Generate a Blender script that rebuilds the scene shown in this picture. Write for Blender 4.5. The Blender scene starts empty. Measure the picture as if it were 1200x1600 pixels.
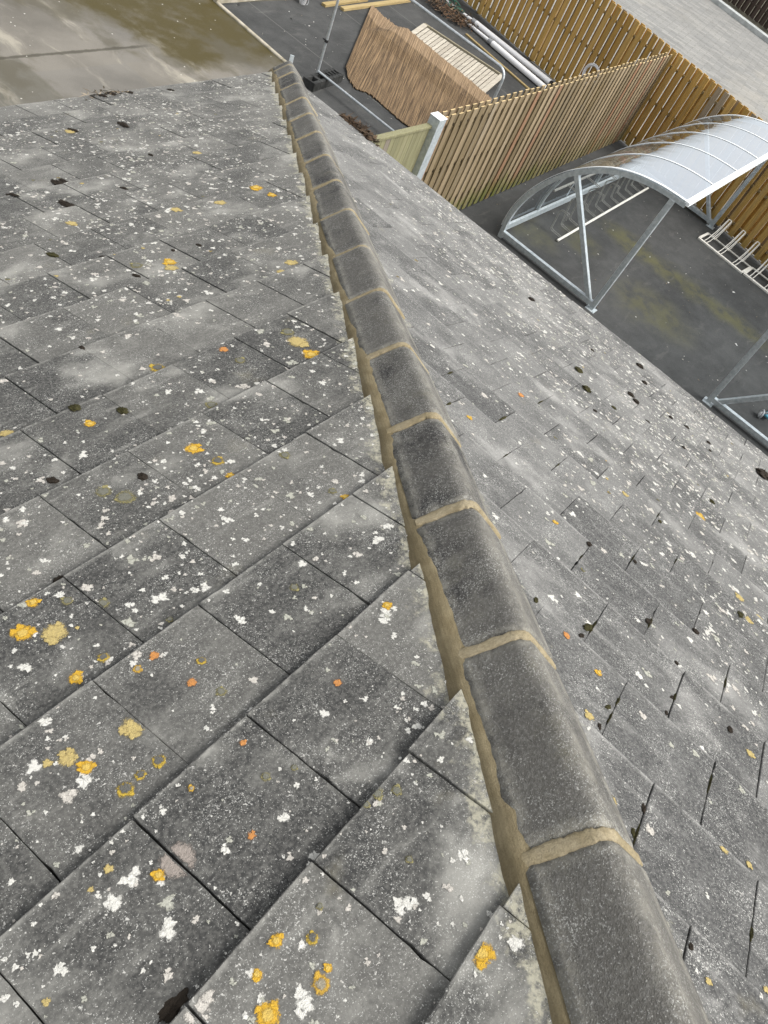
import bpy, math, random
import numpy as np
from mathutils import Matrix, Vector, noise as mn

# ------------------------------------------------------------------ camera, sky, sun, exposure
scene = bpy.context.scene
col = scene.collection
S = 0.28                                    # metres per tile width
CAM_Z = 5.6
RIGHT = Vector((0.59635488, -0.72318886, 0.34836581))
DOWN = Vector((-0.46278552, -0.66434538, -0.58691974))
FWD = Vector((0.65588903, 0.1887938, -0.73086694))
F_PX = 1210.36
cam_d = bpy.data.cameras.new('camera')
cam = bpy.data.objects.new('camera', cam_d)
col.objects.link(cam)
M = Matrix.Identity(4)
for i in range(3):
    M[i][0] = RIGHT[i]; M[i][1] = -DOWN[i]; M[i][2] = -FWD[i]
M[2][3] = CAM_Z
cam.matrix_world = M
cam_d.sensor_fit = 'VERTICAL'
cam_d.sensor_height = 36.0
cam_d.lens = 36.0 * F_PX / 1600.0
cam_d.clip_start = 0.05
cam_d.clip_end = 2000
scene.camera = cam

SUN_DIR = Vector((0.22, -0.70, 0.95)).normalized()      # towards the sun, behind thin cloud
elev = math.asin(SUN_DIR.z)
w = bpy.data.worlds.new('World'); scene.world = w; w.use_nodes = True
nt = w.node_tree; nt.nodes.clear()
sky = nt.nodes.new('ShaderNodeTexSky'); sky.sky_type = 'NISHITA'; sky.sun_disc = False
sky.sun_elevation = elev; sky.sun_rotation = math.atan2(SUN_DIR.x, SUN_DIR.y)
sky.air_density = 1.0; sky.dust_density = 3.0; sky.ozone_density = 1.0
hs = nt.nodes.new('ShaderNodeHueSaturation'); hs.inputs['Saturation'].default_value = 0.12
bg = nt.nodes.new('ShaderNodeBackground'); bg.inputs['Strength'].default_value = 0.132
wo = nt.nodes.new('ShaderNodeOutputWorld')
nt.links.new(sky.outputs[0], hs.inputs['Color']); nt.links.new(hs.outputs[0], bg.inputs[0]); nt.links.new(bg.outputs[0], wo.inputs[0])
sd = bpy.data.lights.new('sun', 'SUN'); sd.energy = 1.7; sd.angle = math.radians(30); sd.color = (1.0, 0.965, 0.92)
so = bpy.data.objects.new('sun', sd); col.objects.link(so)
so.rotation_euler = SUN_DIR.to_track_quat('Z', 'Y').to_euler()
scene.view_settings.view_transform = 'Standard'
scene.view_settings.look = 'None'
scene.view_settings.exposure = 0.93
scene.view_settings.gamma = 1.0
scene.render.engine = 'CYCLES'

rnd = random.Random(7)
PI = math.pi

def ray(x, y):
    a, b = (x - 600) / F_PX, (y - 800) / F_PX
    return RIGHT * a + DOWN * b + FWD
def gp(x, y, z=0.0):
    d = ray(x, y); return Vector((0, 0, CAM_Z)) + d * ((z - CAM_Z) / d.z)

# ------------------------------------------------------------------ helpers
class MB:
    """collects shapes, links them as ONE mesh object"""
    def __init__(s): s.v = []; s.f = []; s.tone = []; s.smooth = []; s.uv = None
    def add(s, vs, fs, tone=0.5, smooth=False):
        b = len(s.v); s.v.extend([tuple(p) for p in vs])
        for f in fs:
            s.f.append(tuple(i + b for i in f)); s.tone.append(tone); s.smooth.append(smooth)
    def box(s, c, size, rz=0.0, M=None, tone=0.5, bev=0.0):
        hx, hy, hz = size[0] / 2, size[1] / 2, size[2] / 2
        b = min(bev, hx * .45, hy * .45, hz * .45)
        if b <= 0:
            vs = [(x, y, z) for z in (-hz, hz) for x, y in ((-hx, -hy), (hx, -hy), (hx, hy), (-hx, hy))]
            fs = [(3, 2, 1, 0), (4, 5, 6, 7), (0, 1, 5, 4), (1, 2, 6, 5), (2, 3, 7, 6), (3, 0, 4, 7)]
        else:
            vs = []; 
            for z, k in ((-hz, b), (-hz + b, 0), (hz - b, 0), (hz, b)):
                for sx, sy in ((-1, -1), (1, -1), (1, 1), (-1, 1)):
                    if k: vs.append((sx * (hx - b), sy * (hy - b), z)); vs.append((sx * (hx - b), sy * (hy - b), z))
                    else:
                        p1 = (sx * (hx - b), sy * hy, z); p2 = (sx * hx, sy * (hy - b), z)
                        vs += [p1, p2] if sx * sy < 0 else [p2, p1]
            # order each ring so that it runs counter-clockwise
            rings = [list(range(k * 8, k * 8 + 8)) for k in range(4)]
            for r in (1, 2):
                rings[r].sort(key=lambda i: math.atan2(vs[i][1] / hy, vs[i][0] / hx))
            for r in (0, 3):
                base = rings[1] if r == 0 else rings[2]
                rings[r] = [min(range(r * 8, r * 8 + 8), key=lambda i, j=j: (vs[i][0] - vs[j][0]) ** 2 + (vs[i][1] - vs[j][1]) ** 2) for j in base]
            fs = []
            for a, c2 in ((0, 1), (1, 2), (2, 3)):
                for i in range(8):
                    q = [rings[a][i], rings[a][(i + 1) % 8], rings[c2][(i + 1) % 8], rings[c2][i]]
                    q2 = []
                    for t in q:
                        if t not in q2: q2.append(t)
                    if len(q2) > 2: fs.append(tuple(q2))
            top = []; bot = []
            for i in rings[3]:
                if i not in top: top.append(i)
            for i in rings[0]:
                if i not in bot: bot.append(i)
            fs += [tuple(top), tuple(reversed(bot))]
        cr, sr = math.cos(rz), math.sin(rz)
        if M is None:
            vs = [(c[0] + x * cr - y * sr, c[1] + x * sr + y * cr, c[2] + z) for x, y, z in vs]
        else:
            vs = [tuple(M @ Vector((x + c[0], y + c[1], z + c[2]))) for x, y, z in vs]
        s.add(vs, fs, tone)
    def beam(s, a, b, wd, ht, upv=(0, 0, 1), tone=0.5, bev=0.0):
        a, b = Vector(a), Vector(b); d = (b - a); L = d.length; d.normalize()
        u = Vector(upv); sdv = d.cross(u)
        if sdv.length < 1e-4: sdv = d.cross(Vector((1, 0, 0)))
        sdv.normalize(); u = sdv.cross(d)
        mat = Matrix(((d.x, sdv.x, u.x, (a.x + b.x) / 2), (d.y, sdv.y, u.y, (a.y + b.y) / 2), (d.z, sdv.z, u.z, (a.z + b.z) / 2), (0, 0, 0, 1)))
        s.box((0, 0, 0), (L, wd, ht), M=mat, tone=tone, bev=bev)
    def tube(s, pts, r, n=8, closed=False, tone=0.5):
        pts = [Vector(p) for p in pts]; m = len(pts); rs = r if isinstance(r, (list, tuple)) else [r] * m
        vs = []; prev = None
        for i, p in enumerate(pts):
            t = (pts[(i + 1) % m] - pts[i - 1]) if closed else (pts[min(i + 1, m - 1)] - pts[max(i - 1, 0)])
            t.normalize()
            if prev is None:
                a = t.cross(Vector((0, 0, 1)))
                if a.length < 1e-3: a = t.cross(Vector((1, 0, 0)))
            else:
                a = prev - t * prev.dot(t)
            a.normalize(); b = t.cross(a); prev = a
            for k in range(n):
                an = 2 * PI * k / n
                vs.append(p + a * (math.cos(an) * rs[i]) + b * (math.sin(an) * rs[i]))
        fs = []
        for i in range(m if closed else m - 1):
            j = (i + 1) % m
            for k in range(n):
                fs.append((i * n + k, i * n + (k + 1) % n, j * n + (k + 1) % n, j * n + k))
        s.add(vs, fs, tone, True)
        if not closed:
            s.add([vs[k] for k in range(n)], [tuple(reversed(range(n)))], tone)
            s.add([vs[(m - 1) * n + k] for k in range(n)], [tuple(range(n))], tone)
    def build(s, name, mat, parent=None, M=None):
        me = bpy.data.meshes.new(name)
        me.from_pydata(s.v, [], s.f); me.update()
        at = me.attributes.new('tone', 'FLOAT', 'FACE'); at.data.foreach_set('value', np.array(s.tone, np.float32))
        me.polygons.foreach_set('use_smooth', np.array(s.smooth, bool))
        if s.uv is not None:
            uvl = me.uv_layers.new(name='UVMap')
            li = np.zeros(len(me.loops), np.int32); me.loops.foreach_get('vertex_index', li)
            uvl.data.foreach_set('uv', np.array(s.uv, np.float32)[li].ravel())
        o = bpy.data.objects.new(name, me); col.objects.link(o)
        if mat is not None: me.materials.append(mat)
        put(o, parent, M)
        return o

def wm(o):
    m = o.matrix_basis.copy(); p = o.parent
    while p is not None: m = p.matrix_basis @ m; p = p.parent
    return m
def put(o, parent, M=None):
    """M: where the mesh's own coordinates sit in the world (identity if None)"""
    M = M or Matrix.Identity(4)
    if parent is not None:
        o.parent = parent; o.matrix_basis = wm(parent).inverted() @ M
    else:
        o.matrix_basis = M
def recentre(o, base):
    """move a one-mesh thing's origin to its base"""
    b = Vector(base); o.data.transform(Matrix.Translation(-b)); o.matrix_basis = Matrix.Translation(b)
def tag(o, label=None, cat=None, group=None, kind=None):
    if label: o['label'] = label
    if cat: o['category'] = cat
    if group: o['group'] = group
    if kind: o['kind'] = kind
    return o
def thing(name, label, cat, loc, group=None, rz=0.0):
    o = bpy.data.objects.new(name, None); col.objects.link(o); o.empty_display_size = .2
    o.matrix_basis = Matrix.Translation(Vector(loc)) @ Matrix.Rotation(rz, 4, 'Z')
    return tag(o, label, cat, group)
def copy_tree(o, parent=None):
    c = o.copy(); col.objects.link(c); c.parent = parent
    c.matrix_parent_inverse = Matrix.Identity(4); c.matrix_basis = o.matrix_basis.copy()
    for ch in list(o.children): copy_tree(ch, c)
    return c

# ------------------------------------------------------------------ material helpers
class Mat:
    def __init__(s, name, rough=0.8, metallic=0.0, spec=0.5):
        s.m = bpy.data.materials.new(name); s.m.use_nodes = True
        s.t = s.m.node_tree; s.b = s.t.nodes['Principled BSDF']
        s.b.inputs['Roughness'].default_value = rough; s.b.inputs['Metallic'].default_value = metallic
        s.b.inputs['Specular IOR Level'].default_value = spec
        s.tc = None
    def n(s, typ, **kw):
        x = s.t.nodes.new(typ)
        for k, v in kw.items(): setattr(x, k, v)
        return x
    def link(s, a, b): s.t.links.new(a, b)
    def co(s, scale=(1, 1, 1), rot=(0, 0, 0), kind='Object', warp=0.0, warp_scale=3.0):
        if s.tc is None: s.tc = s.n('ShaderNodeTexCoord')
        mp = s.n('ShaderNodeMapping'); mp.inputs['Scale'].default_value = scale; mp.inputs['Rotation'].default_value = rot
        src = s.tc.outputs[kind]
        if warp:
            nz = s.n('ShaderNodeTexNoise'); nz.inputs['Scale'].default_value = warp_scale; nz.inputs['Detail'].default_value = 3
            s.link(src, nz.inputs['Vector'])
            sub = s.n('ShaderNodeVectorMath', operation='SUBTRACT'); s.link(nz.outputs['Color'], sub.inputs[0]); sub.inputs[1].default_value = (.5, .5, .5)
            sc = s.n('ShaderNodeVectorMath', operation='SCALE'); s.link(sub.outputs[0], sc.inputs[0]); sc.inputs['Scale'].default_value = warp
            ad = s.n('ShaderNodeVectorMath', operation='ADD'); s.link(src, ad.inputs[0]); s.link(sc.outputs[0], ad.inputs[1])
            src = ad.outputs[0]
        s.link(src, mp.inputs['Vector']); return mp.outputs[0]
    def noise(s, vec, scale, detail=5, rough=0.6, dist=0.0):
        x = s.n('ShaderNodeTexNoise'); x.inputs['Scale'].default_value = scale; x.inputs['Detail'].default_value = detail
        x.inputs['Roughness'].default_value = rough; x.inputs['Distortion'].default_value = dist
        s.link(vec, x.inputs['Vector']); return x.outputs['Fac']
    def vor(s, vec, scale, feat='F1'):
        x = s.n('ShaderNodeTexVoronoi'); x.feature = feat; x.inputs['Scale'].default_value = scale
        s.link(vec, x.inputs['Vector']); return x
    def ramp(s, fac, a, b, lo=0.0, hi=1.0, smooth=True):
        x = s.n('ShaderNodeMapRange'); x.clamp = True
        if smooth: x.interpolation_type = 'SMOOTHSTEP'
        x.inputs['From Min'].default_value = a; x.inputs['From Max'].default_value = b
        x.inputs['To Min'].default_value = lo; x.inputs['To Max'].default_value = hi
        s.link(fac, x.inputs['Value']); return x.outputs['Result']
    def math(s, op, a, b=None):
        x = s.n('ShaderNodeMath', operation=op)
        for i, q in enumerate((a, b)):
            if q is None: continue
            if isinstance(q, (int, float)): x.inputs[i].default_value = q
            else: s.link(q, x.inputs[i])
        return x.outputs[0]
    def mix(s, fac, a, b, blend='MIX'):
        x = s.n('ShaderNodeMix', data_type='RGBA', blend_type=blend)
        if isinstance(fac, (int, float)): x.inputs[0].default_value = fac
        else: s.link(fac, x.inputs[0])
        for i, q in ((6, a), (7, b)):
            if isinstance(q, (tuple, list)): x.inputs[i].default_value = (q[0], q[1], q[2], 1)
            else: s.link(q, x.inputs[i])
        return x.outputs[2]
    def attr(s, name, out='Fac'):
        x = s.n('ShaderNodeAttribute'); x.attribute_name = name; return x.outputs[out]
    def xyz(s):
        if s.tc is None: s.tc = s.n('ShaderNodeTexCoord')
        x = s.n('ShaderNodeSeparateXYZ'); s.link(s.tc.outputs['Object'], x.inputs[0]); return x.outputs
    def rand(s): return s.n('ShaderNodeObjectInfo').outputs['Random']
    def color(s, c):
        if isinstance(c, (tuple, list)): s.b.inputs['Base Color'].default_value = (c[0], c[1], c[2], 1)
        else: s.link(c, s.b.inputs['Base Color'])
    def rough(s, r): s.link(r, s.b.inputs['Roughness'])
    def bump(s, h, dist=0.002, strength=0.6):
        x = s.n('ShaderNodeBump'); x.inputs['Distance'].default_value = dist; x.inputs['Strength'].default_value = strength
        s.link(h, x.inputs['Height']); s.link(x.outputs[0], s.b.inputs['Normal'])

# ------------------------------------------------------------------ materials
def tile_material(name, dark, mid, pale, smear, salt, hipline):
    m = Mat(name, rough=0.82, spec=0.35)
    c = m.co()
    tone = m.attr('tone')
    big = m.noise(c, 1.7, 5, .62)
    med = m.noise(m.co(warp=.06, warp_scale=4), 7.0, 6, .66)
    grain = m.noise(c, 420, 2, .7)
    fine = m.noise(c, 120, 3, .65)
    f = m.math('ADD', m.math('MULTIPLY', big, .55), m.math('MULTIPLY', med, .45))
    f = m.math('ADD', f, m.math('MULTIPLY', m.math('SUBTRACT', tone, .5), .46))
    base = m.mix(m.ramp(f, .34, .66), dark, mid)
    # rubbed whitish clouds
    sm = m.ramp(m.noise(m.co((1, 1.5, 1), (0, 0, .5), warp=.14, warp_scale=5), 2.6, 6, .60), .49, .74)
    st = m.ramp(m.noise(m.co((2.2, 14, 1), (0, 0, .9), warp=.05, warp_scale=6), 1.8, 4, .6), .5, .8)
    sm2 = m.math('MULTIPLY', m.math('MAXIMUM', sm, m.math('MULTIPLY', st, .45)), smear)
    base = m.mix(sm2, base, pale)
    ch = m.ramp(m.noise(m.co((1, 1.2, 1), (0, 0, .3), warp=.10, warp_scale=7), 5.5, 5, .62), .60, .80)
    base = m.mix(m.math('MULTIPLY', m.math('MULTIPLY', ch, m.ramp(m.noise(c, 60, 4, .7), .25, .6, .45, 1)), smear * .8), base, tuple(q * 1.3 for q in pale))
    # pale bloom of fine crusts thickening towards the eaves
    ye = m.ramp(m.math('DIVIDE', m.xyz()[1], G), 2.5, 15, 0, 1)
    pb = m.ramp(m.noise(m.co(warp=.12, warp_scale=5), 3.3, 6, .66), .34, .66)
    base = m.mix(m.math('MULTIPLY', m.math('MULTIPLY', ye, pb), .22), base, tuple(q * .92 for q in pale))
    # faint ochre and brown bloom
    oc = m.ramp(m.noise(m.co(warp=.05, warp_scale=9), 5.2, 5, .6), .62, .80, 0, .5)
    base = m.mix(m.math('MULTIPLY', oc, .8), base, (.20, .18, .115))
    base = m.mix(m.ramp(fine, .35, .75, 0, .5), base, m.mix(.55, base, pale))
    gd = m.ramp(grain, .28, .5, .35, 0)
    base = m.mix(gd, base, m.mix(.6, base, (.02, .02, .02)))
    # salt: pale grains, patchy
    patch = m.ramp(m.noise(c, 8, 5, .65), .34, .68, .25, 1.0)
    sp = m.noise(c, 310, 3, .75)
    on = m.ramp(m.math('ADD', sp, m.math('MULTIPLY', patch, .085 * salt)), .655, .70)
    base = m.mix(m.math('MULTIPLY', on, .8), base, (.50, .50, .47))
    sp2 = m.noise(m.co(warp=.01, warp_scale=40), 130, 3, .7)
    on2 = m.ramp(m.math('ADD', sp2, m.math('MULTIPLY', patch, .07 * salt)), .690, .72)
    base = m.mix(m.math('MULTIPLY', on2, .75), base, (.56, .55, .51))
    X0_ = m.xyz()
    fr = m.math('FRACT', m.math('DIVIDE', X0_[1], G))
    nose = m.math('MULTIPLY', m.ramp(fr, .955, .995), m.ramp(m.noise(c, 24, 4, .7), .36, .62))
    base = m.mix(m.math('MULTIPLY', nose, .55), base, pale)
    # crust of old mortar left along the cut edge beside the hip
    X = m.xyz()
    d = m.math('ADD', m.math('ADD', m.math('MULTIPLY', X[0], hipline[0]), m.math('MULTIPLY', X[1], hipline[1])), hipline[2])
    hn = m.noise(m.co(warp=.03, warp_scale=14), 16, 5, .7)
    halo = m.ramp(m.math('ADD', d, m.math('MULTIPLY', m.math('SUBTRACT', hn, .5), .24)), .034, -.006, 0, 1)
    halo = m.math('MULTIPLY', halo, m.ramp(m.noise(c, 90, 4, .7), .30, .58))
    base = m.mix(m.math('MULTIPLY', halo, hipline[3]), base, (.44, .42, .32))
    m.color(base)
    h = m.math('ADD', m.math('MULTIPLY', grain, .6), m.math('MULTIPLY', fine, .6))
    m.bump(h, .0016, .55)
    return m.m
MAT_HIP = None
def hip_material():
    m = Mat('hip_tile_concrete', rough=.85, spec=.3)
    c = m.co(); r = m.rand()
    big = m.noise(m.co(warp=.05), 3.4, 5, .62); fine = m.noise(c, 130, 3, .7); grain = m.noise(c, 400, 2, .7)
    f = m.math('ADD', big, m.math('MULTIPLY', m.math('SUBTRACT', r, .5), .26))
    base = m.mix(m.ramp(f, .36, .62), (.034, .033, .033), (.118, .113, .101))
    base = m.mix(m.ramp(m.noise(m.co(warp=.08, warp_scale=8), 12, 5, .68), .54, .72, 0, .6), base, (.19, .185, .165))
    base = m.mix(m.ramp(m.noise(m.co(warp=.06), 6, 5, .6), .58, .8, 0, .55), base, (.125, .115, .070))
    # paler weathering towards the exposed ridge line and the tile ends (attribute 'wear')
    wear = m.attr('wear')
    wn = m.math('MULTIPLY', wear, m.ramp(m.noise(c, 26, 5, .7), .32, .66))
    base = m.mix(m.math('MULTIPLY', wn, .9), base, (.36, .345, .29))
    base = m.mix(m.ramp(fine, .42, .8, 0, .6), base, (.27, .265, .25))
    patch = m.ramp(m.noise(m.co(warp=.04), 9, 5, .65), .34, .66)
    sp = m.noise(c, 260, 3, .78)
    on = m.ramp(m.math('ADD', sp, m.math('MULTIPLY', patch, .10)), .64, .70)
    base = m.mix(m.math('MULTIPLY', on, .8), base, (.44, .44, .41))
    base = m.mix(m.ramp(m.noise(c, 55, 4, .7), .5, .75, 0, .45), base, (.20, .195, .17))
    m.color(base); m.bump(m.math('ADD', m.math('ADD', grain, fine), m.math('MULTIPLY', m.noise(c, 40, 4, .7), 1.5)), .0036, .9)
    return m.m
MAT_HIP = hip_material()
def mortar_material(name, a, b, edge):
    m = Mat(name, rough=.9, spec=.2)
    c = m.co(); f = m.noise(m.co((1, 1, 1), warp=.03), 14, 5, .65); g = m.noise(c, 300, 3, .7)
    st = m.noise(m.co((16, 9, 1), kind='UV'), 1.0, 5, .7)
    base = m.mix(m.ramp(f, .35, .68), a, b)
    base = m.mix(m.ramp(st, .36, .62, .55, 0), base, m.mix(.45, base, (.05, .038, .018)))
    base = m.mix(m.math('MULTIPLY', m.attr('wear'), m.ramp(m.noise(c, 60, 3, .7), .35, .6)), base, edge)
    base = m.mix(m.ramp(g, .3, .55, .45, 0), base, m.mix(.5, base, (.04, .03, .02)))
    m.color(base); m.bump(m.math('ADD', g, m.noise(c, 60, 3)), .003, .6)
    return m.m
MAT_MORTAR = mortar_material('mortar_bed', (.185, .150, .086), (.255, .213, .130), (.115, .096, .062))
MAT_JOINT = mortar_material('mortar_pointing', (.30, .248, .148), (.41, .35, .235), (.20, .165, .105))
MAT_MORTAR_GREY = mortar_material('mortar_pale', (.20, .19, .165), (.33, .32, .28), (.40, .39, .34))

def attr_colour(name, rough=.9, fray=False, spec=.2):
    m = Mat(name, rough=rough, spec=spec)
    x = m.attr('Col', 'Color'); c = m.co()
    nz = m.noise(c, 170, 3, .7)
    base = m.mix(m.ramp(nz, .35, .62, .38, 0), x, m.mix(.6, x, (.10, .09, .07)))
    m.color(base)
    m.bump(m.math('ADD', nz, m.noise(c, 420, 2)), .0025, .9)
    if fray:
        # the crust thins out and breaks up towards its rim
        rim = m.attr('rim')
        e = m.math('ADD', rim, m.math('MULTIPLY', m.math('SUBTRACT', m.math('ADD', m.math('MULTIPLY', m.noise(c, 240, 4, .75), .65), m.math('MULTIPLY', m.noise(c, 95, 3, .6), .35)), .5), 1.9))
        m.link(m.ramp(e, .55, .98, 1, 0), m.b.inputs['Alpha'])
    return m.m
MAT_LICHEN = attr_colour('lichen_crust', fray=True)

def metal_material(name, a, b, rough=.5, metallic=.6, sc=18):
    m = Mat(name, rough=rough, metallic=metallic)
    c = m.co(warp=.05, warp_scale=8)
    f = m.noise(c, sc, 5, .7)
    m.color(m.mix(m.ramp(f, .35, .66), a, b))
    m.rough(m.ramp(m.noise(c, 40, 4), .3, .7, rough - .1, rough + .15))
    return m.m
MAT_GALV = metal_material('galvanised_steel', (.42, .47, .49), (.58, .625, .64), .48, .45)
MAT_GALV_TUBE = metal_material('galvanised_tube', (.40, .44, .46), (.58, .61, .62), .42, .55)
MAT_WHITEPAINT = metal_material('worn_white_paint', (.66, .63, .56), (.80, .78, .72), .5, 0.0, 30)
MAT_LOOP = metal_material('dull_grey_metal', (.22, .22, .20), (.36, .36, .33), .5, .3, 30)
MAT_ROOFWHITE = metal_material('pale_aluminium', (.78, .82, .83), (.88, .90, .90), .45, 0.0, 12)

def skin_material():
    m = Mat('clear_polycarbonate', rough=.12)
    t = m.t; out = t.nodes['Material Output']
    tr = m.n('ShaderNodeBsdfTransparent'); tr.inputs[0].default_value = (.86, .90, .93, 1)
    gl = m.n('ShaderNodeBsdfGlossy'); gl.inputs['Roughness'].default_value = .05; gl.inputs[0].default_value = (.90, .95, 1.0, 1)
    df = m.n('ShaderNodeBsdfTranslucent'); df.inputs[0].default_value = (.75, .78, .82, 1)
    di = m.n('ShaderNodeBsdfDiffuse'); di.inputs[0].default_value = (.72, .75, .78, 1)
    fr = m.n('ShaderNodeFresnel'); fr.inputs['IOR'].default_value = 1.58
    f2 = m.math('MULTIPLY', fr.outputs[0], .72); f2 = m.math('MINIMUM', f2, 1.0)
    nz = m.noise(m.co((1, 3, 3), warp=.2), 2.2, 5, .6)
    haze = m.ramp(nz, .35, .75, .03, .10)
    a = m.n('ShaderNodeMixShader'); a.inputs[0].default_value = .5; m.link(df.outputs[0], a.inputs[1]); m.link(di.outputs[0], a.inputs[2])
    b = m.n('ShaderNodeMixShader'); m.link(haze, b.inputs[0]); m.link(tr.outputs[0], b.inputs[1]); m.link(a.outputs[0], b.inputs[2])
    c = m.n('ShaderNodeMixShader'); m.link(f2, c.inputs[0]); m.link(b.outputs[0], c.inputs[1]); m.link(gl.outputs[0], c.inputs[2])
    bp = m.n('ShaderNodeBump'); bp.inputs['Distance'].default_value = .02; bp.inputs['Strength'].default_value = .25
    m.link(m.noise(m.co((1, 1, 1)), 3.0, 2, .5), bp.inputs['Height'])
    m.link(bp.outputs[0], gl.inputs['Normal'])
    m.link(c.outputs[0], out.inputs['Surface'])
    return m.m
MAT_SKIN = skin_material()

def wood_material(name, a, b, c3, axis, grey=0.3, algae=0.0, ends=None, zh=.7, grain=60, endgrain=None):
    m = Mat(name, rough=.8, spec=.25)
    sc = [grain, grain, grain]; sc[axis] = grain * .045
    c = m.co(tuple(s_ / 10 for s_ in sc)); g = m.noise(c, 10, 4, .65, .6)
    tone = m.attr('tone')
    base = m.mix(m.ramp(tone, 0, 1, smooth=False), a, b)
    base = m.mix(m.ramp(tone, .86, .9), base, c3)
    base = m.mix(m.ramp(g, .38, .68, .55, 0), base, m.mix(.55, base, (.05, .03, .012)))
    gr = m.ramp(m.noise(m.co(tuple(s_ / 30 for s_ in sc)), 6, 4, .6), .5, .75, 0, grey)
    base = m.mix(gr, base, (.27, .25, .21))
    if algae:
        z = m.xyz()[2]; x = m.xyz()[0]
        f = m.math('ADD', m.ramp(z, zh, 0, 0, 1), m.math('MULTIPLY', m.math('SUBTRACT', m.noise(m.co((2.2, 2.2, 1.2)), 1.6, 4, .6), .5), 1.6))
        al = m.math('MULTIPLY', m.ramp(f, .42, 1.05), algae)
        if zh > .8: al = m.math('MULTIPLY', al, m.ramp(x, 14.5, 11.5, .35, 1))
        base = m.mix(al, base, (.125, .138, .028))
    if endgrain:
        gn = m.n('ShaderNodeNewGeometry'); sx = m.n('ShaderNodeSeparateXYZ'); m.link(gn.outputs['True Normal'], sx.inputs[0])
        base = m.mix(m.math('GREATER_THAN', sx.outputs[2], .9), base, m.mix(m.ramp(tone, 0, 1), endgrain, tuple(q * 1.15 for q in endgrain)))
    m.color(base); m.bump(g, .002, .5)
    return m.m
MAT_F1 = wood_material('treated_gold_wood', (.48, .285, .07), (.68, .44, .145), (.36, .29, .20), 2, .28, .22, zh=.5)
MAT_F1RAIL = wood_material('treated_rail_wood', (.26, .19, .09), (.34, .25, .12), (.26, .2, .13), 1, .3)
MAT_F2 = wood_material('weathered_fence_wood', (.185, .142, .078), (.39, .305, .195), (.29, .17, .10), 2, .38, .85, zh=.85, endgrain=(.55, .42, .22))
MAT_F2RAIL = wood_material('fence_rail_wood', (.13, .10, .055), (.17, .13, .075), (.15, .11, .06), 0, .2)
MAT_F2P = wood_material('green_stained_boards', (.21, .205, .12), (.30, .29, .165), (.25, .22, .18), 2, .3, 0.0)
MAT_F3 = wood_material('dark_brown_wood', (.055, .040, .034), (.085, .062, .052), (.07, .05, .045), 2, .12)
MAT_END = wood_material('cut_board_end', (.50, .38, .20), (.62, .50, .30), (.5, .4, .25), 0, .2)
MAT_PANEL = wood_material('silvered_panel_wood', (.44, .40, .33), (.60, .56, .47), (.46, .42, .35), 0, .3, grain=50)
MAT_PANELFRAME = wood_material('panel_frame_wood', (.30, .27, .19), (.40, .36, .26), (.36, .32, .24), 1, .35)
MAT_PLANK = wood_material('yellow_plank_wood', (.36, .27, .115), (.48, .37, .18), (.4, .3, .15), 0, .25)

def reed_material():
    m = Mat('reed_stems', rough=.75, spec=.3)
    u = m.co((1, 1, 1), kind='UV')
    def un(sx, sy, sc, d=3, r=.6):
        return m.noise(m.co((sx, sy, 1), kind='UV'), sc, d, r)
    stem = un(330, 3.0, 1, 3, .75); clump = un(90, 2.2, 1, 4, .65); big = un(6, 3, 1, 4, .6)
    base = m.mix(m.ramp(stem, .38, .60), (.045, .029, .015), (.25, .168, .09))
    base = m.mix(m.ramp(clump, .38, .60, .5, 0), base, (.065, .040, .021))
    base = m.mix(m.ramp(big, .5, .75, 0, .25), base, (.18, .115, .064))
    v = m.n('ShaderNodeSeparateXYZ'); m.link(m.tc.outputs['UV'], v.inputs[0])
    base = m.mix(m.math('MULTIPLY', m.ramp(v.outputs[1], .80, .835, 0, .55), 1.0), base, m.mix(m.ramp(stem, .3, .62), (.16, .10, .055), (.40, .29, .18)))
    m.color(base); m.bump(stem, .01, .8)
    return m.m
MAT_REED = reed_material()

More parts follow.
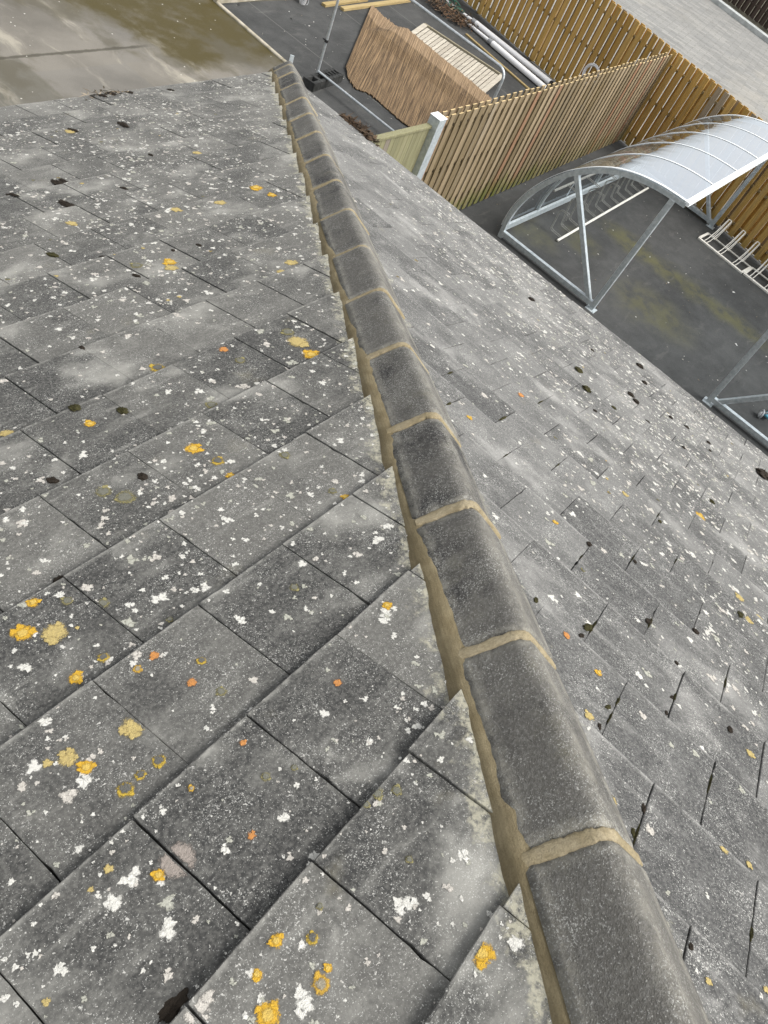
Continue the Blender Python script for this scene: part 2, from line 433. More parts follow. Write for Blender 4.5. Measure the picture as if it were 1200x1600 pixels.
def tarmac_material():
    m = Mat('tarmac', rough=.9, spec=.3)
    c = m.co(); big = m.noise(m.co(warp=.6, warp_scale=.8), .45, 6, .62); med = m.noise(c, 3.0, 6, .7); g = m.noise(c, 160, 3, .75)
    f = m.math('ADD', m.math('MULTIPLY', big, .6), m.math('MULTIPLY', med, .4))
    base = m.mix(m.ramp(f, .36, .66), (.040, .041, .040), (.082, .083, .080))
    # drifting dusty streaks
    base = m.mix(m.ramp(m.noise(m.co((1.2, 6, 1), (0, 0, .4), warp=.3), 1.1, 5, .65), .54, .78, 0, .5), base, (.135, .132, .122))
    X = m.xyz()
    # algae along the drainage line between the two shelters, and in two patches
    wob = m.math('MULTIPLY', m.math('SUBTRACT', m.noise(c, 1.1, 4, .6), .5), .9)
    def band(x0, wid, y0, y1, k):
        d = m.math('ABSOLUTE', m.math('SUBTRACT', m.math('ADD', X[0], wob), x0))
        a = m.ramp(d, wid, 0, 0, 1)
        b = m.ramp(X[1], y0, y0 + 1.0); e = m.ramp(X[1], y1, y1 - 1.0)
        return m.math('MULTIPLY', m.math('MULTIPLY', a, m.math('MULTIPLY', b, e)), k)
    def blot(x0, y0, r, k):
        dx = m.math('SUBTRACT', X[0], x0); dy = m.math('SUBTRACT', X[1], y0)
        d = m.math('SQRT', m.math('ADD', m.math('MULTIPLY', dx, dx), m.math('MULTIPLY', dy, dy)))
        return m.math('MULTIPLY', m.ramp(m.math('ADD', d, wob), r, r * .2, 0, 1), k)
    al = m.math('MAXIMUM', band(13.55, .42, -.8, 3.6, 1.0), blot(12.0, 1.35, .95, .75))
    al = m.math('MAXIMUM', al, blot(12.35, 3.0, .55, .6)); al = m.math('MAXIMUM', al, blot(11.6, 3.55, .6, .5))
    al = m.math('MULTIPLY', al, m.ramp(med, .32, .62))
    base = m.mix(m.math('MULTIPLY', al, .55), base, (.125, .118, .030))
    # faint pale setting-out lines running away from the building
    ln = None
    for x0 in (11.83, 13.98, 15.62):
        d = m.math('ABSOLUTE', m.math('SUBTRACT', X[0], x0)); l = m.math('LESS_THAN', d, .012)
        ln = l if ln is None else m.math('MAXIMUM', ln, l)
    ln = m.math('MULTIPLY', ln, m.math('GREATER_THAN', X[1], 4.6))
    base = m.mix(m.math('MULTIPLY', ln, .35), base, (.22, .22, .20))
    base = m.mix(m.ramp(g, .3, .55, .55, 0), base, (.025, .025, .026))
    base = m.mix(m.ramp(g, .66, .76, 0, .5), base, (.19, .19, .18))
    m.color(base); m.bump(g, .004, .7)
    return m.m
MAT_TARMAC = tarmac_material()

def concrete_material():
    m = Mat('yard_concrete', rough=.8, spec=.35)
    c = m.co(); X = m.xyz()
    big = m.noise(m.co(warp=.5, warp_scale=.9), .6, 6, .62); g = m.noise(c, 120, 3, .7)
    base = m.mix(m.ramp(big, .34, .66), (.118, .107, .088), (.205, .188, .158))
    # bays between the joints keep their own tint
    bayx = m.n('ShaderNodeTexWhiteNoise'); bayx.noise_dimensions = '2D'
    fl = m.n('ShaderNodeVectorMath', operation='FLOOR'); m.link(m.co((1 / 2.0, 1 / 3.0, 1)), fl.inputs[0]); m.link(fl.outputs[0], bayx.inputs['Vector'])
    base = m.mix(m.math('MULTIPLY', bayx.outputs['Value'], .35), base, (.15, .15, .145))
    bay = m.math('MULTIPLY', m.ramp(X[0], 6.58, 6.52), m.ramp(X[1], 9.34, 9.30))
    base = m.mix(m.math('MULTIPLY', bay, .65), base, (.105, .100, .080))
    # wash streaks falling towards the building
    st = m.ramp(m.noise(m.co((1.5, .32, 1), (0, 0, .35), warp=.6, warp_scale=1.2), 1.3, 6, .62), .52, .66)
    base = m.mix(m.math('MULTIPLY', st, .65), base, (.40, .37, .30))
    # dark damp green area near the kerb
    wob = m.math('MULTIPLY', m.math('SUBTRACT', m.noise(m.co((1, .55, 1), warp=.3), 1.25, 6, .62), .5), 2.6)
    da = m.ramp(m.math('ADD', m.math('SUBTRACT', X[0], m.math('MULTIPLY', m.math('SUBTRACT', 10.6, X[1]), .55)), wob), 7.7, 8.5)
    da = m.math('MULTIPLY', da, m.ramp(m.math('ADD', X[1], m.math('MULTIPLY', wob, .6)), 8.3, 9.0))
    base = m.mix(m.math('MULTIPLY', da, m.ramp(m.noise(c, 2.6, 5, .65), .3, .55, .7, 1.0)), base, (.060, .046, .009))
    dk = m.ramp(m.noise(m.co((1.3, .8, 1), warp=.4), .9, 5, .6), .52, .68, 0, .7)
    base = m.mix(dk, base, (.085, .076, .052))
    # expansion joint with a dark damp fringe
    d = m.math('ABSOLUTE', m.math('SUBTRACT', m.math('ADD', X[1], m.math('MULTIPLY', m.math('SUBTRACT', m.noise(c, 3, 4), .5), .05)), 9.36))
    jn = m.math('MULTIPLY', m.ramp(m.math('ADD', d, m.math('MULTIPLY', m.math('SUBTRACT', m.noise(c, 4, 4, .7), .5), .07)), .045, .015, 0, 1), m.ramp(X[0], 8.9, 8.4, 0, 1))
    base = m.mix(m.math('MULTIPLY', jn, .8), base, (.055, .050, .036))
    base = m.mix(m.ramp(g, .3, .55, .4, 0), base, (.06, .055, .045))
    v = m.vor(m.co(), 9); cell = m.n('ShaderNodeSeparateColor'); m.link(v.outputs['Color'], cell.inputs[0])
    sp = m.math('MULTIPLY', m.math('LESS_THAN', cell.outputs[0], .22), m.math('LESS_THAN', v.outputs['Distance'], .10))
    base = m.mix(m.math('MULTIPLY', sp, .8), base, (.6, .58, .52))
    m.color(base); m.bump(g, .003, .6)
    m.rough(m.ramp(da, 0, 1, .85, .65))
    return m.m
MAT_CONC = concrete_material()

def path_material():
    m = Mat('block_paving', rough=.9, spec=.25)
    rot = (0, 0, -.19)
    br = m.n('ShaderNodeTexBrick'); br.inputs['Scale'].default_value = 1.0
    br.inputs['Brick Width'].default_value = .42; br.inputs['Row Height'].default_value = .21; br.inputs['Mortar Size'].default_value = .012
    br.inputs['Color1'].default_value = (.235, .235, .225, 1); br.inputs['Color2'].default_value = (.30, .295, .275, 1); br.inputs['Mortar'].default_value = (.20, .195, .18, 1)
    m.link(m.co((1, 1, 1), (0, 0, -.19 + PI / 2)), br.inputs['Vector'])
    st = m.noise(m.co((2.6, .5, 1), (0, 0, -.25), warp=.4), 1.1, 6, .68); big = m.noise(m.co(warp=.5), .35, 5, .6)
    base = m.mix(m.ramp(st, .40, .66, 0, .6), br.outputs['Color'], (.155, .155, .148))
    base = m.mix(m.ramp(big, .5, .74, 0, .55), base, (.36, .335, .28))
    base = m.mix(m.ramp(m.noise(m.co((1, 5, 1), (0, 0, .75), warp=.3), 1.6, 5, .7), .52, .75, 0, .5), base, (.14, .135, .12))
    m.color(base); m.bump(m.noise(m.co(), 60, 3), .004, .4)
    return m.m
MAT_PATH = path_material()

def plain(name, a, b, rough=.8, sc=20, spec=.3, bump=.002):
    m = Mat(name, rough=rough, spec=spec); c = m.co(warp=.02)
    f = m.noise(c, sc, 5, .65)
    m.color(m.mix(m.ramp(f, .35, .66), a, b)); m.bump(m.noise(c, sc * 4, 3), bump, .5)
    return m.m
MAT_KERB = plain('kerb_concrete', (.30, .27, .20), (.46, .42, .34), .9, 6)
MAT_FARKERB = plain('pale_kerb', (.36, .38, .37), (.50, .52, .51), .85, 4)
MAT_SOIL = plain('dark_soil', (.022, .016, .010), (.085, .062, .038), .95, 6, bump=.03)
MAT_BRICK = plain('rendered_wall', (.30, .25, .20), (.36, .31, .25), .9, 6)
MAT_FASCIA = plain('white_fascia', (.60, .60, .58), (.70, .70, .68), .5, 4)
MAT_MOSS = plain('moss_cushion', (.020, .019, .008), (.070, .064, .020), .95, 70, bump=.006)
MAT_MOSS_DARK = plain('dead_moss', (.012, .010, .008), (.045, .033, .022), .95, 70, bump=.006)
MAT_RUBBER = plain('recycled_rubber', (.020, .021, .020), (.045, .046, .044), .8, 8)
MAT_WHITEPLASTIC = plain('white_plastic', (.86, .86, .86), (.92, .92, .91), .35, 3, .5, .0005)
MAT_GREYPLASTIC = plain('grey_plastic', (.28, .29, .30), (.36, .37, .38), .45, 5, .5, .0005)
MAT_BLACK = plain('black_plastic', (.012, .012, .013), (.03, .03, .03), .5, 8)
MAT_BLUE = plain('blue_paint', (.05, .20, .27), (.08, .28, .36), .35, 10, .5, .0005)
MAT_GREENCORD = plain('green_cord', (.03, .10, .07), (.06, .16, .11), .6, 20)
MAT_LEAF = attr_colour('dead_leaves', .85, False)

def set_col(o, cols):
    a = o.data.attributes.new('Col', 'FLOAT_COLOR', 'FACE')
    arr = np.ones((len(cols), 4), np.float32); arr[:, :3] = np.array(cols, np.float32); a.data.foreach_set('color', arr.ravel())
def set_wear(o, vals):
    a = o.data.attributes.new('wear', 'FLOAT', 'POINT'); a.data.foreach_set('value', np.array(vals, np.float32))

# ------------------------------------------------------------------ ground, roads, paths
def sheet(name, poly, z, mat):
    me = bpy.data.meshes.new(name); me.from_pydata([(x, y, 0) for x, y in poly], [], [tuple(range(len(poly)))]); me.update()
    o = bpy.data.objects.new(name, me); col.objects.link(o); me.materials.append(mat); o.location = (0, 0, z)
    o['kind'] = 'structure'; return o
sheet('ground', [(-300, -300), (400, -300), (400, 400), (-300, 400)], -.006, plain('rough_ground', (.07, .065, .05), (.12, .11, .085), .95, .7))
sheet('tarmac_yard', [(5.0, -25), (16.2 - 25 * .2365 + 4.6, -25), (16.25 + 10.4 * .2365, 10.4), (10.98, 10.4), (10.86, 8.4), (7.5, 5.8), (6.4, 3.6), (5.0, 3.6)], 0, MAT_TARMAC)
sheet('concrete_yard', [(-30, 3.9), (6.6, 3.9), (7.6, 6.0), (10.80, 8.45), (10.90, 8.65), (11.06, 10.5), (11.9, 24), (-30, 24)], .004, MAT_CONC)
fx = lambda y: 16.16 + .2365 * y                       # line of the golden fence
sheet('footpath', [(fx(-30) + .12, -30), (24.8, -30), (35.0, 11), (41.0, 35), (fx(35) + .12, 35)], .010, MAT_PATH)
sheet('planting_bed', [(11.08, 10.47), (fx(10.47) - .05, 10.47), (fx(17) - .05, 17), (11.5, 17)], .012, MAT_SOIL)

def strip(name, pts, wd, z0, z1, mat):
    mb = MB()
    for a, b in zip(pts[:-1], pts[1:]):
        mb.beam((a[0], a[1], (z0 + z1) / 2), (b[0], b[1], (z0 + z1) / 2), wd, z1 - z0, bev=.012)
    o = mb.build(name, mat); o['kind'] = 'structure'; return o
strip('concrete_kerb', [(10.91, 8.50), (10.92, 8.65), (11.06, 10.38)], .075, -.05, .035, MAT_KERB)
strip('bed_edging', [(11.04, 10.43), (14.0, 10.62), (fx(10.9) - .1, 10.92)], .10, -.05, .10, MAT_KERB)
strip('footpath_kerb', [(24.9, -30), (33.0, 2.6), (34.75, 9.5), (41.2, 35)], .32, -.05, .16, MAT_FARKERB)

# ------------------------------------------------------------------ the house and its tiled hip roof
G = 1.0449588639544274 * S; TH = math.radians(19.40429314); CT, ST = math.cos(TH), math.sin(TH)
WT = S; THK = 0.021
OA = Vector((0.23671, -0.05737, CAM_Z - 1.35146)); OB = Vector((0.91743, -0.50230, CAM_Z - 1.28736))
HD = Vector((0.68614404, 0.68614404, -0.24168725)).normalized(); HX0 = Vector((0.384698, -0.772062, CAM_Z - 1.099716))
SIDE = Vector((-1, 1, 0)).normalized(); UP = Vector((.17089869, .17089869, .9703542)).normalized()
nA = Vector((0, ST, CT)); nB = Vector((ST, 0, CT))
MA = Matrix(((1, 0, 0, OA.x), (0, CT, ST, OA.y), (0, -ST, CT, OA.z), (0, 0, 0, 1)))
MBm = Matrix(((0, CT, ST, OB.x), (-1, 0, 0, OB.y), (0, -ST, CT, OB.z), (0, 0, 0, 1)))
V_EAVES, W_EAVES, V_TOP = 16, 17, -9
T_END = 26.9 * S

house = thing('house', 'single storey building under a grey lichen spotted hip roof of flat concrete tiles', 'building', (2.6, 1.2, 0))

def hip_q(P): return (P - HX0).dot(SIDE)               # sideways distance of a point from the hip line
class Slope:
    def __init__(s, M, sgn, cut, nose, u0, u1, par, seed):
        s.M, s.sgn, s.cut, s.nose, s.u0, s.u1, s.par = M, sgn, cut, nose, u0, u1, par
        s.r = random.Random(seed); s.jit = {}; s.gaps = (.0004, .0007, .0012, .0021) if sgn > 0 else (.0003, .0005, .0008, .0011, .0017)
        o = M @ Vector((0, 0, 0)); ex = (M @ Vector((1, 0, 0))) - o; ey = (M @ Vector((0, 1, 0))) - o
        s.q0 = hip_q(o); s.qx = ex.dot(SIDE); s.qy = ey.dot(SIDE)
    def side(s, x, y):                                  # >0: kept side of the cut along the hip
        return s.sgn * (s.q0 + s.qx * x + s.qy * y - s.cut)
    def key(s, x, y):
        k = math.ceil(y / G - 1e-9); off = .5 * ((k + s.par) % 2)
        return k, math.floor(x / WT - off)
    def z(s, x, y, key=None):
        k, i = key or s.key(x, y)
        j = s.jit.get((k, i), (0, 0, 0)); xc = (i + .5 + .5 * ((k + s.par) % 2)) * WT
        return -THK * (k - y / G) + j[0] + j[1] * (x - xc)
    def clip(s, poly):
        out = []
        for a, b in zip(poly, poly[1:] + poly[:1]):
            da, db = s.side(*a), s.side(*b)
            if da >= 0: out.append(a)
            if (da >= 0) != (db >= 0):
                t = da / (da - db); out.append((a[0] + (b[0] - a[0]) * t, a[1] + (b[1] - a[1]) * t))
        return out
    def build(s, name, mat):
        mb = MB(); r = s.r
        for k in range(V_TOP + 1, s.nose + 1):
            off = .5 * ((k + s.par) % 2)
            slip = r.uniform(-.004, .004)
            for i in range(s.u0, s.u1):
                x0, x1 = (i + off) * WT, (i + 1 + off) * WT
                y0, y1 = (k - 1) * G - .03, k * G + r.uniform(-.003, .003) + (.006 if r.random() < .05 else 0)
                g0 = r.choice(s.gaps)
                poly = s.clip([(x0 + g0, y0), (x1 - g0, y0), (x1 - g0, y1), (x0 + g0, y1)])
                if len(poly) < 3: continue
                if max(abs(a[0] - b[0]) + abs(a[1] - b[1]) for a in poly for b in poly) < .03: continue
                s.jit[(k, i)] = (r.uniform(-.0015, .0015) + (.004 if r.random() < .06 else 0), r.uniform(-.012, .012), 0)
                ang = r.uniform(-.004, .004); tone = min(1, max(0, r.gauss(.5, .24)))
                xc, yc = (x0 + x1) / 2, (y0 + y1) / 2
                pts = []
                for a, b in zip(poly, poly[1:] + poly[:1]):
                    L = math.hypot(b[0] - a[0], b[1] - a[1]); n = max(1, int(L / .022))
                    rough = abs(s.side(*a)) < 1e-4 and abs(s.side(*b)) < 1e-4
                    nx, ny = (b[1] - a[1]) / (L + 1e-9), -(b[0] - a[0]) / (L + 1e-9)
                    for q in range(n):
                        t = q / n; e = (mn.noise(Vector(((a[0] + (b[0] - a[0]) * t) * 34, (a[1] + (b[1] - a[1]) * t) * 34, k * 3.1 + i))) * (.0075 if rough else .0012))
                        if not rough and r.random() < .03: e -= .003
                        if q == 0: e = -.001
                        pts.append((a[0] + (b[0] - a[0]) * t + nx * e, a[1] + (b[1] - a[1]) * t + ny * e))
                ca, sa = math.cos(ang), math.sin(ang)
                pts = [(xc + (x - xc) * ca - (y - yc) * sa, yc + (x - xc) * sa + (y - yc) * ca) for x, y in pts]
                n = len(pts); cx = sum(p[0] for p in pts) / n; cy = sum(p[1] for p in pts) / n
                zf = lambda x, y: s.z(x, y, (k, i))
                ins = []
                for x, y in pts:
                    d = math.hypot(cx - x, cy - y) + 1e-9; ins.append((x + (cx - x) / d * .0018, y + (cy - y) / d * .0018))
                vs = [(x, y, zf(x, y)) for x, y in ins] + [(x, y, zf(x, y) - .0011) for x, y in pts] + [(x, y, zf(x, y) - .0215) for x, y in pts]
                fs = [tuple(range(n))] + [(n + j, n + (j + 1) % n, (j + 1) % n, j) for j in range(n)] + [(2 * n + j, 2 * n + (j + 1) % n, n + (j + 1) % n, n + j) for j in range(n)]
                mb.add(vs, fs, tone)
        # battens, felt and deck under the tiles
        deck = s.clip([(s.u0 * WT, V_TOP * G), (s.u1 * WT, V_TOP * G), (s.u1 * WT, s.nose * G - .03), (s.u0 * WT, s.nose * G - .03)])
        n = len(deck)
        mb.add([(x, y, -.058) for x, y in deck] + [(x, y, -.12) for x, y in deck], [tuple(range(n)), tuple(reversed(range(n, 2 * n)))] + [(n + j, n + (j + 1) % n, (j + 1) % n, j) for j in range(n)], 0.0)
        return mb.build(name, mat, house, s.M)
def hip_coeffs(M, sgn, cut, k):
    o = M @ Vector((0, 0, 0)); ex = (M @ Vector((1, 0, 0))) - o; ey = (M @ Vector((0, 1, 0))) - o
    return (sgn * ex.dot(SIDE), sgn * ey.dot(SIDE), sgn * (hip_q(o) - cut), k)
MAT_A = tile_material('concrete_tile', (.033, .033, .032), (.100, .098, .090), (.33, .325, .295), .85, .95, hip_coeffs(MA, 1, .088, .72))
MAT_B = tile_material('concrete_tile_paler', (.044, .0445, .044), (.118, .118, .113), (.36, .355, .335), .72, 1.2, hip_coeffs(MBm, -1, -.19, .7))
slopeA = Slope(MA, 1, .078, V_EAVES, -8, 26, 0, 11)
slopeB = Slope(MBm, -1, -.175, W_EAVES, -24, 9, 1, 23)
oA = slopeA.build('roof_slope', MAT_A); oA['label'] = 'left roof slope of dark grey tiles'
oB = slopeB.build('roof_slope', MAT_B); oB['label'] = 'right roof slope of paler tiles down to the cycle yard'

# ---- hip tiles: rounded angle section, measured across the hip
QC = -.060
def hip_profile(n=22):
    # (q, h) points from the left foot over the crest to the right foot
    pts = []
    R = .045; ang = math.radians(39.5)
    # straight flanks tangent to a crest arc of radius R, crest at h=.078
    cx, cy = 0, .078 - R
    tx, ty = math.sin(ang) * R, cy + math.cos(ang) * R
    foot = .125; fy = ty - (foot - tx) * math.tan(ang)
    nf = 6
    for i in range(nf): t = i / nf; pts.append((foot + (tx - foot) * t, fy + (ty - fy) * t))
    for i in range(9):
        a = ang - 2 * ang * i / 8; pts.append((math.sin(a) * R, cy + math.cos(a) * R))
    for i in range(1, nf + 1): t = i / nf; pts.append((-tx + (-foot + tx) * t, ty + (fy - ty) * t))
    return [(QC + q, h) for q, h in pts]
PROF = hip_profile()
def hpt(t, q, h): return HX0 + HD * t + SIDE * q + UP * h
def hip_normal(i):
    a = PROF[max(i - 1, 0)]; b = PROF[min(i + 1, len(PROF) - 1)]
    dq, dh = b[0] - a[0], b[1] - a[1]; L = math.hypot(dq, dh)
    return (dh / L, -dq / L)                                   # outward: q decreases along the list
MEAS = [2.125, 3.768, 5.38, 6.933, 8.587, 10.227, 11.864, 13.533, 15.25, 16.95, 18.72, 20.42, 22.1, 23.8, 25.35, 26.35]
JT = [(2.125 - 1.64 * k) * S for k in (3, 2, 1)] + [m_ * S for m_ in MEAS] + [T_END + .02]
hr = random.Random(5)
for a, b in zip(JT[:-1], JT[1:]):
    gap = .013
    t0, t1 = a + gap, b - gap
    dh0, dh1 = hr.uniform(-.004, .003), hr.uniform(-.003, .005)
    dq = hr.uniform(-.005, .005); yaw = hr.uniform(-.010, .010)
    mb = MB(); vs = []; wear = []; n = len(PROF); m_ = 30
    for j in range(m_ + 1):
        f = j / m_; t = t0 + (t1 - t0) * f
        e = min(f, 1 - f) * (t1 - t0)
        rnd_end = -.004 * max(0, 1 - e / .006) ** 2
        for i, (q, h) in enumerate(PROF):
            nq, nh = hip_normal(i)
            d = rnd_end + .0016 * mn.noise(Vector((t * 9, i * .35, a * 7)))
            tt = t + (.004 * mn.noise(Vector((i * .8, a * 13, f * 5))) if j in (0, m_) else 0)
            vs.append(hpt(tt, q + nq * d + dq + yaw * (f - .5), h + nh * d + dh0 + (dh1 - dh0) * f))
            cr = max(0, 1 - abs(q - (QC - .03)) / .05); wear.append(min(1, .55 * cr + max(0, 1 - e / .028) * 1.0 + (.6 if i < 2 or i > n - 3 else 0)))
    top = len(vs)
    for j in range(m_ + 1):
        f = j / m_; t = t0 + (t1 - t0) * f
        for i, (q, h) in enumerate(PROF):
            nq, nh = hip_normal(i); vs.append(hpt(t, q - nq * .016 + dq + yaw * (f - .5), h - nh * .016 + dh0 + (dh1 - dh0) * f)); wear.append(0)
    fs = []
    for j in range(m_):
        for i in range(n - 1):
            fs.append((j * n + i, (j + 1) * n + i, (j + 1) * n + i + 1, j * n + i + 1))
            fs.append((top + j * n + i, top + j * n + i + 1, top + (j + 1) * n + i + 1, top + (j + 1) * n + i))
        fs.append((j * n, top + j * n, top + (j + 1) * n, (j + 1) * n)); fs.append((j * n + n - 1, (j + 1) * n + n - 1, top + (j + 1) * n + n - 1, top + j * n + n - 1))
    for i in range(n - 1):
        fs.append((i, i + 1, top + i + 1, top + i)); k = m_ * n; fs.append((k + i, top + k + i, top + k + i + 1, k + i + 1))
    mb.add(vs, fs, .5, True)
    o = mb.build('hip_tile', MAT_HIP, house); set_wear(o, wear)
    o['group'] = 'hip tiles along the roof corner'
    # pointing over the upper joint of this tile
    mb = MB(); vs = []; wear = []; ns = 8; NP = len(PROF)
    for i in range(NP * 3 - 2):
        fi = i / 3; i0 = min(int(fi), NP - 2); fr = fi - i0
        q = PROF[i0][0] * (1 - fr) + PROF[i0 + 1][0] * fr; h = PROF[i0][1] * (1 - fr) + PROF[i0 + 1][1] * fr
        na, nb_ = hip_normal(i0), hip_normal(i0 + 1); nq, nh = na[0] * (1 - fr) + nb_[0] * fr, na[1] * (1 - fr) + nb_[1] * fr
        hw0 = .0155 + .006 * mn.noise(Vector((fi * .55, a * 3, 1))) + .004 * mn.noise(Vector((fi * 1.9, a * 5, 9)))
        hw1 = .0155 + .006 * mn.noise(Vector((fi * .55, a * 3, 21))) + .004 * mn.noise(Vector((fi * 1.9, a * 5, 33)))
        wid = 1.12 if i0 < 4 else 1.0
        for j in range(ns + 1):
            f = -1 + 2 * j / ns; tt = a + (hw0 if f < 0 else hw1) * wid * f
            d = (.0032 * (1 - f * f) ** .5 if abs(f) < 1 else 0) - (.005 if abs(f) == 1 else 0) - .0012 + .0012 * mn.noise(Vector((fi * 2, tt * 90, 4)))
            vs.append(hpt(tt, q + nq * d, h + nh * d + dh0)); wear.append(abs(f) ** 3)
    for i in range(NP * 3 - 3):
        for j in range(ns):
            p = i * (ns + 1) + j; mb.f.append((p, p + 1, p + ns + 2, p + ns + 1)); mb.tone.append(.5); mb.smooth.append(True)
    mb.v = [tuple(p) for p in vs]; mb.uv = [(j / ns * .6, i * .06) for i in range(NP * 3 - 2) for j in range(ns + 1)]
    j_ = mb.build('mortar_joint', MAT_JOINT, o); set_wear(j_, wear)

def plane_h(n, O, t, q):
    """height above the hip line at which a slope's plane is met"""
    P = HX0 + HD * t + SIDE * q
    return (n.dot(O) - n.dot(P)) / n.dot(UP)
def bed(name, mat, n_, O, qs, lifts, seed, amp):
    mb = MB(); vs = []; wear = []; N = int((T_END - JT[0]) / .011); K = len(qs)
    for j in range(N + 1):
        t = JT[0] + (T_END - JT[0]) * j / N
        wq = .010 * mn.noise(Vector((t * 2.1, seed, 0))) + .006 * mn.noise(Vector((t * 9, seed, 5)))
        for i, (q, l) in enumerate(zip(qs, lifts)):
            f = i / (K - 1); qq = q + wq * (1 if q > 0 else -1) * (f if i > 1 else 0)
            e = amp * mn.noise(Vector((t * 30, q * 60, seed))) + amp * .8 * mn.noise(Vector((t * 7, q * 20, seed + 3)))
            vs.append(hpt(t, qq, plane_h(n_, O, t, qq) + l + (e if i > 0 else 0))); wear.append(max(0, f * 1.3 - .6) if i else .6)
    fs = []
    for j in range(N):
        for i in range(K - 1):
            p = j * K + i; fs.append((p, p + 1, p + K + 1, p + K) if q < 0 else (p, p + K, p + K + 1, p + 1))
    mb.add(vs, fs, .5, True); mb.uv = [(i / (K - 1), (j * .011)) for j in range(N + 1) for i in range(K)]
    o = mb.build(name, mat, house); set_wear(o, wear); return o
o = bed('mortar_bed', MAT_MORTAR, nA, OA, [.030, .052, .062, .071, .079, .086, .092, .099, .112], [.004, .008, .006, .003, -.002, -.011, -.020, -.031, -.060], 1.0, .0034)
o['label'] = 'sandy brown mortar bed along the left side of the hip tiles'
o = bed('mortar_bed', MAT_MORTAR_GREY, nB, OB, [-.16, -.178, -.188, -.197, -.206, -.216, -.23], [.02, .017, .010, .003, -.005, -.012, -.03], 8.0, .002)
# core of mortar under the hip tiles
mb = MB()
cs_ = [(.055, -.03), (.03, -.005), (-.02, .038), (-.06, .052), (-.10, .038), (-.15, -.005), (-.18, -.04)]
vs = [hpt(t, q, h) for t in (JT[0], T_END) for q, h in cs_]; n = len(cs_)
mb.add(vs, [(i, i + 1, n + i + 1, n + i) for i in range(n - 1)] + [tuple(range(n)), tuple(range(2 * n - 1, n - 1, -1))], .5)
set_wear(mb.build('mortar_core', MAT_MORTAR, house), [0] * len(vs))
# hip iron standing up at the foot of the hip
mb = MB(); p = hpt(T_END + .02, QC - .015, .085)
mb.beam(p + Vector((0, 0, -.10)), p + Vector((.004, .004, .045)), .034, .007, upv=HD, bev=.002)
mb.beam(hpt(T_END - .15, QC - .015, .04), p + Vector((0, 0, -.10)), .036, .007, bev=.002)
mb.build('hip_iron', MAT_GALV, house)
# walls, fascia, soffit and plain rear slopes
cornerA_y = OA.y + V_EAVES * G * CT; cornerB_x = OB.x + W_EAVES * G * CT
zA = OA.z - V_EAVES * G * ST; zB = OB.z - W_EAVES * G * ST; zE = min(zA, zB)
mb = MB(); mb.box(((cornerB_x - .35 - 6) / 2, (cornerA_y - .35 - 6) / 2, (zE - .14) / 2), (cornerB_x - .35 + 6, cornerA_y - .35 + 6, zE - .14)); mb.build('wall', MAT_BRICK, house)
mb = MB(); mb.box(((cornerB_x - 6) / 2 - .02, cornerA_y - .035, zA - .13), (cornerB_x + 6 - .05, .022, .16)); mb.box((cornerB_x - .035, (cornerA_y - 6) / 2 - .03, zB - .13), (.022, cornerA_y + 6 - .10, .16)); mb.build('fascia', MAT_FASCIA, house)
mb = MB(); mb.box(((cornerB_x - 6) / 2 - .06, cornerA_y - .20, zE - .20), (cornerB_x + 6 - .16, .30, .012)); mb.box((cornerB_x - .20, (cornerA_y - 6) / 2 - .25, zE - .20), (.30, cornerA_y + 6 - .5, .012)); mb.build('soffit', MAT_FASCIA, house)
mb = MB(); yT = OA.y + V_TOP * G * CT; zT = OA.z - V_TOP * G * ST; xT = OB.x + W_EAVES * 0 + V_TOP * G * CT; zTB = OB.z - V_TOP * G * ST
mb.add([(-3, yT, zT - .03), (4, yT, zT - .03), (4, yT - 3.4, zT - 1.23), (-3, yT - 3.4, zT - 1.23)], [(3, 2, 1, 0)], .5)
mb.build('rear_roof_slope', MAT_A, house)

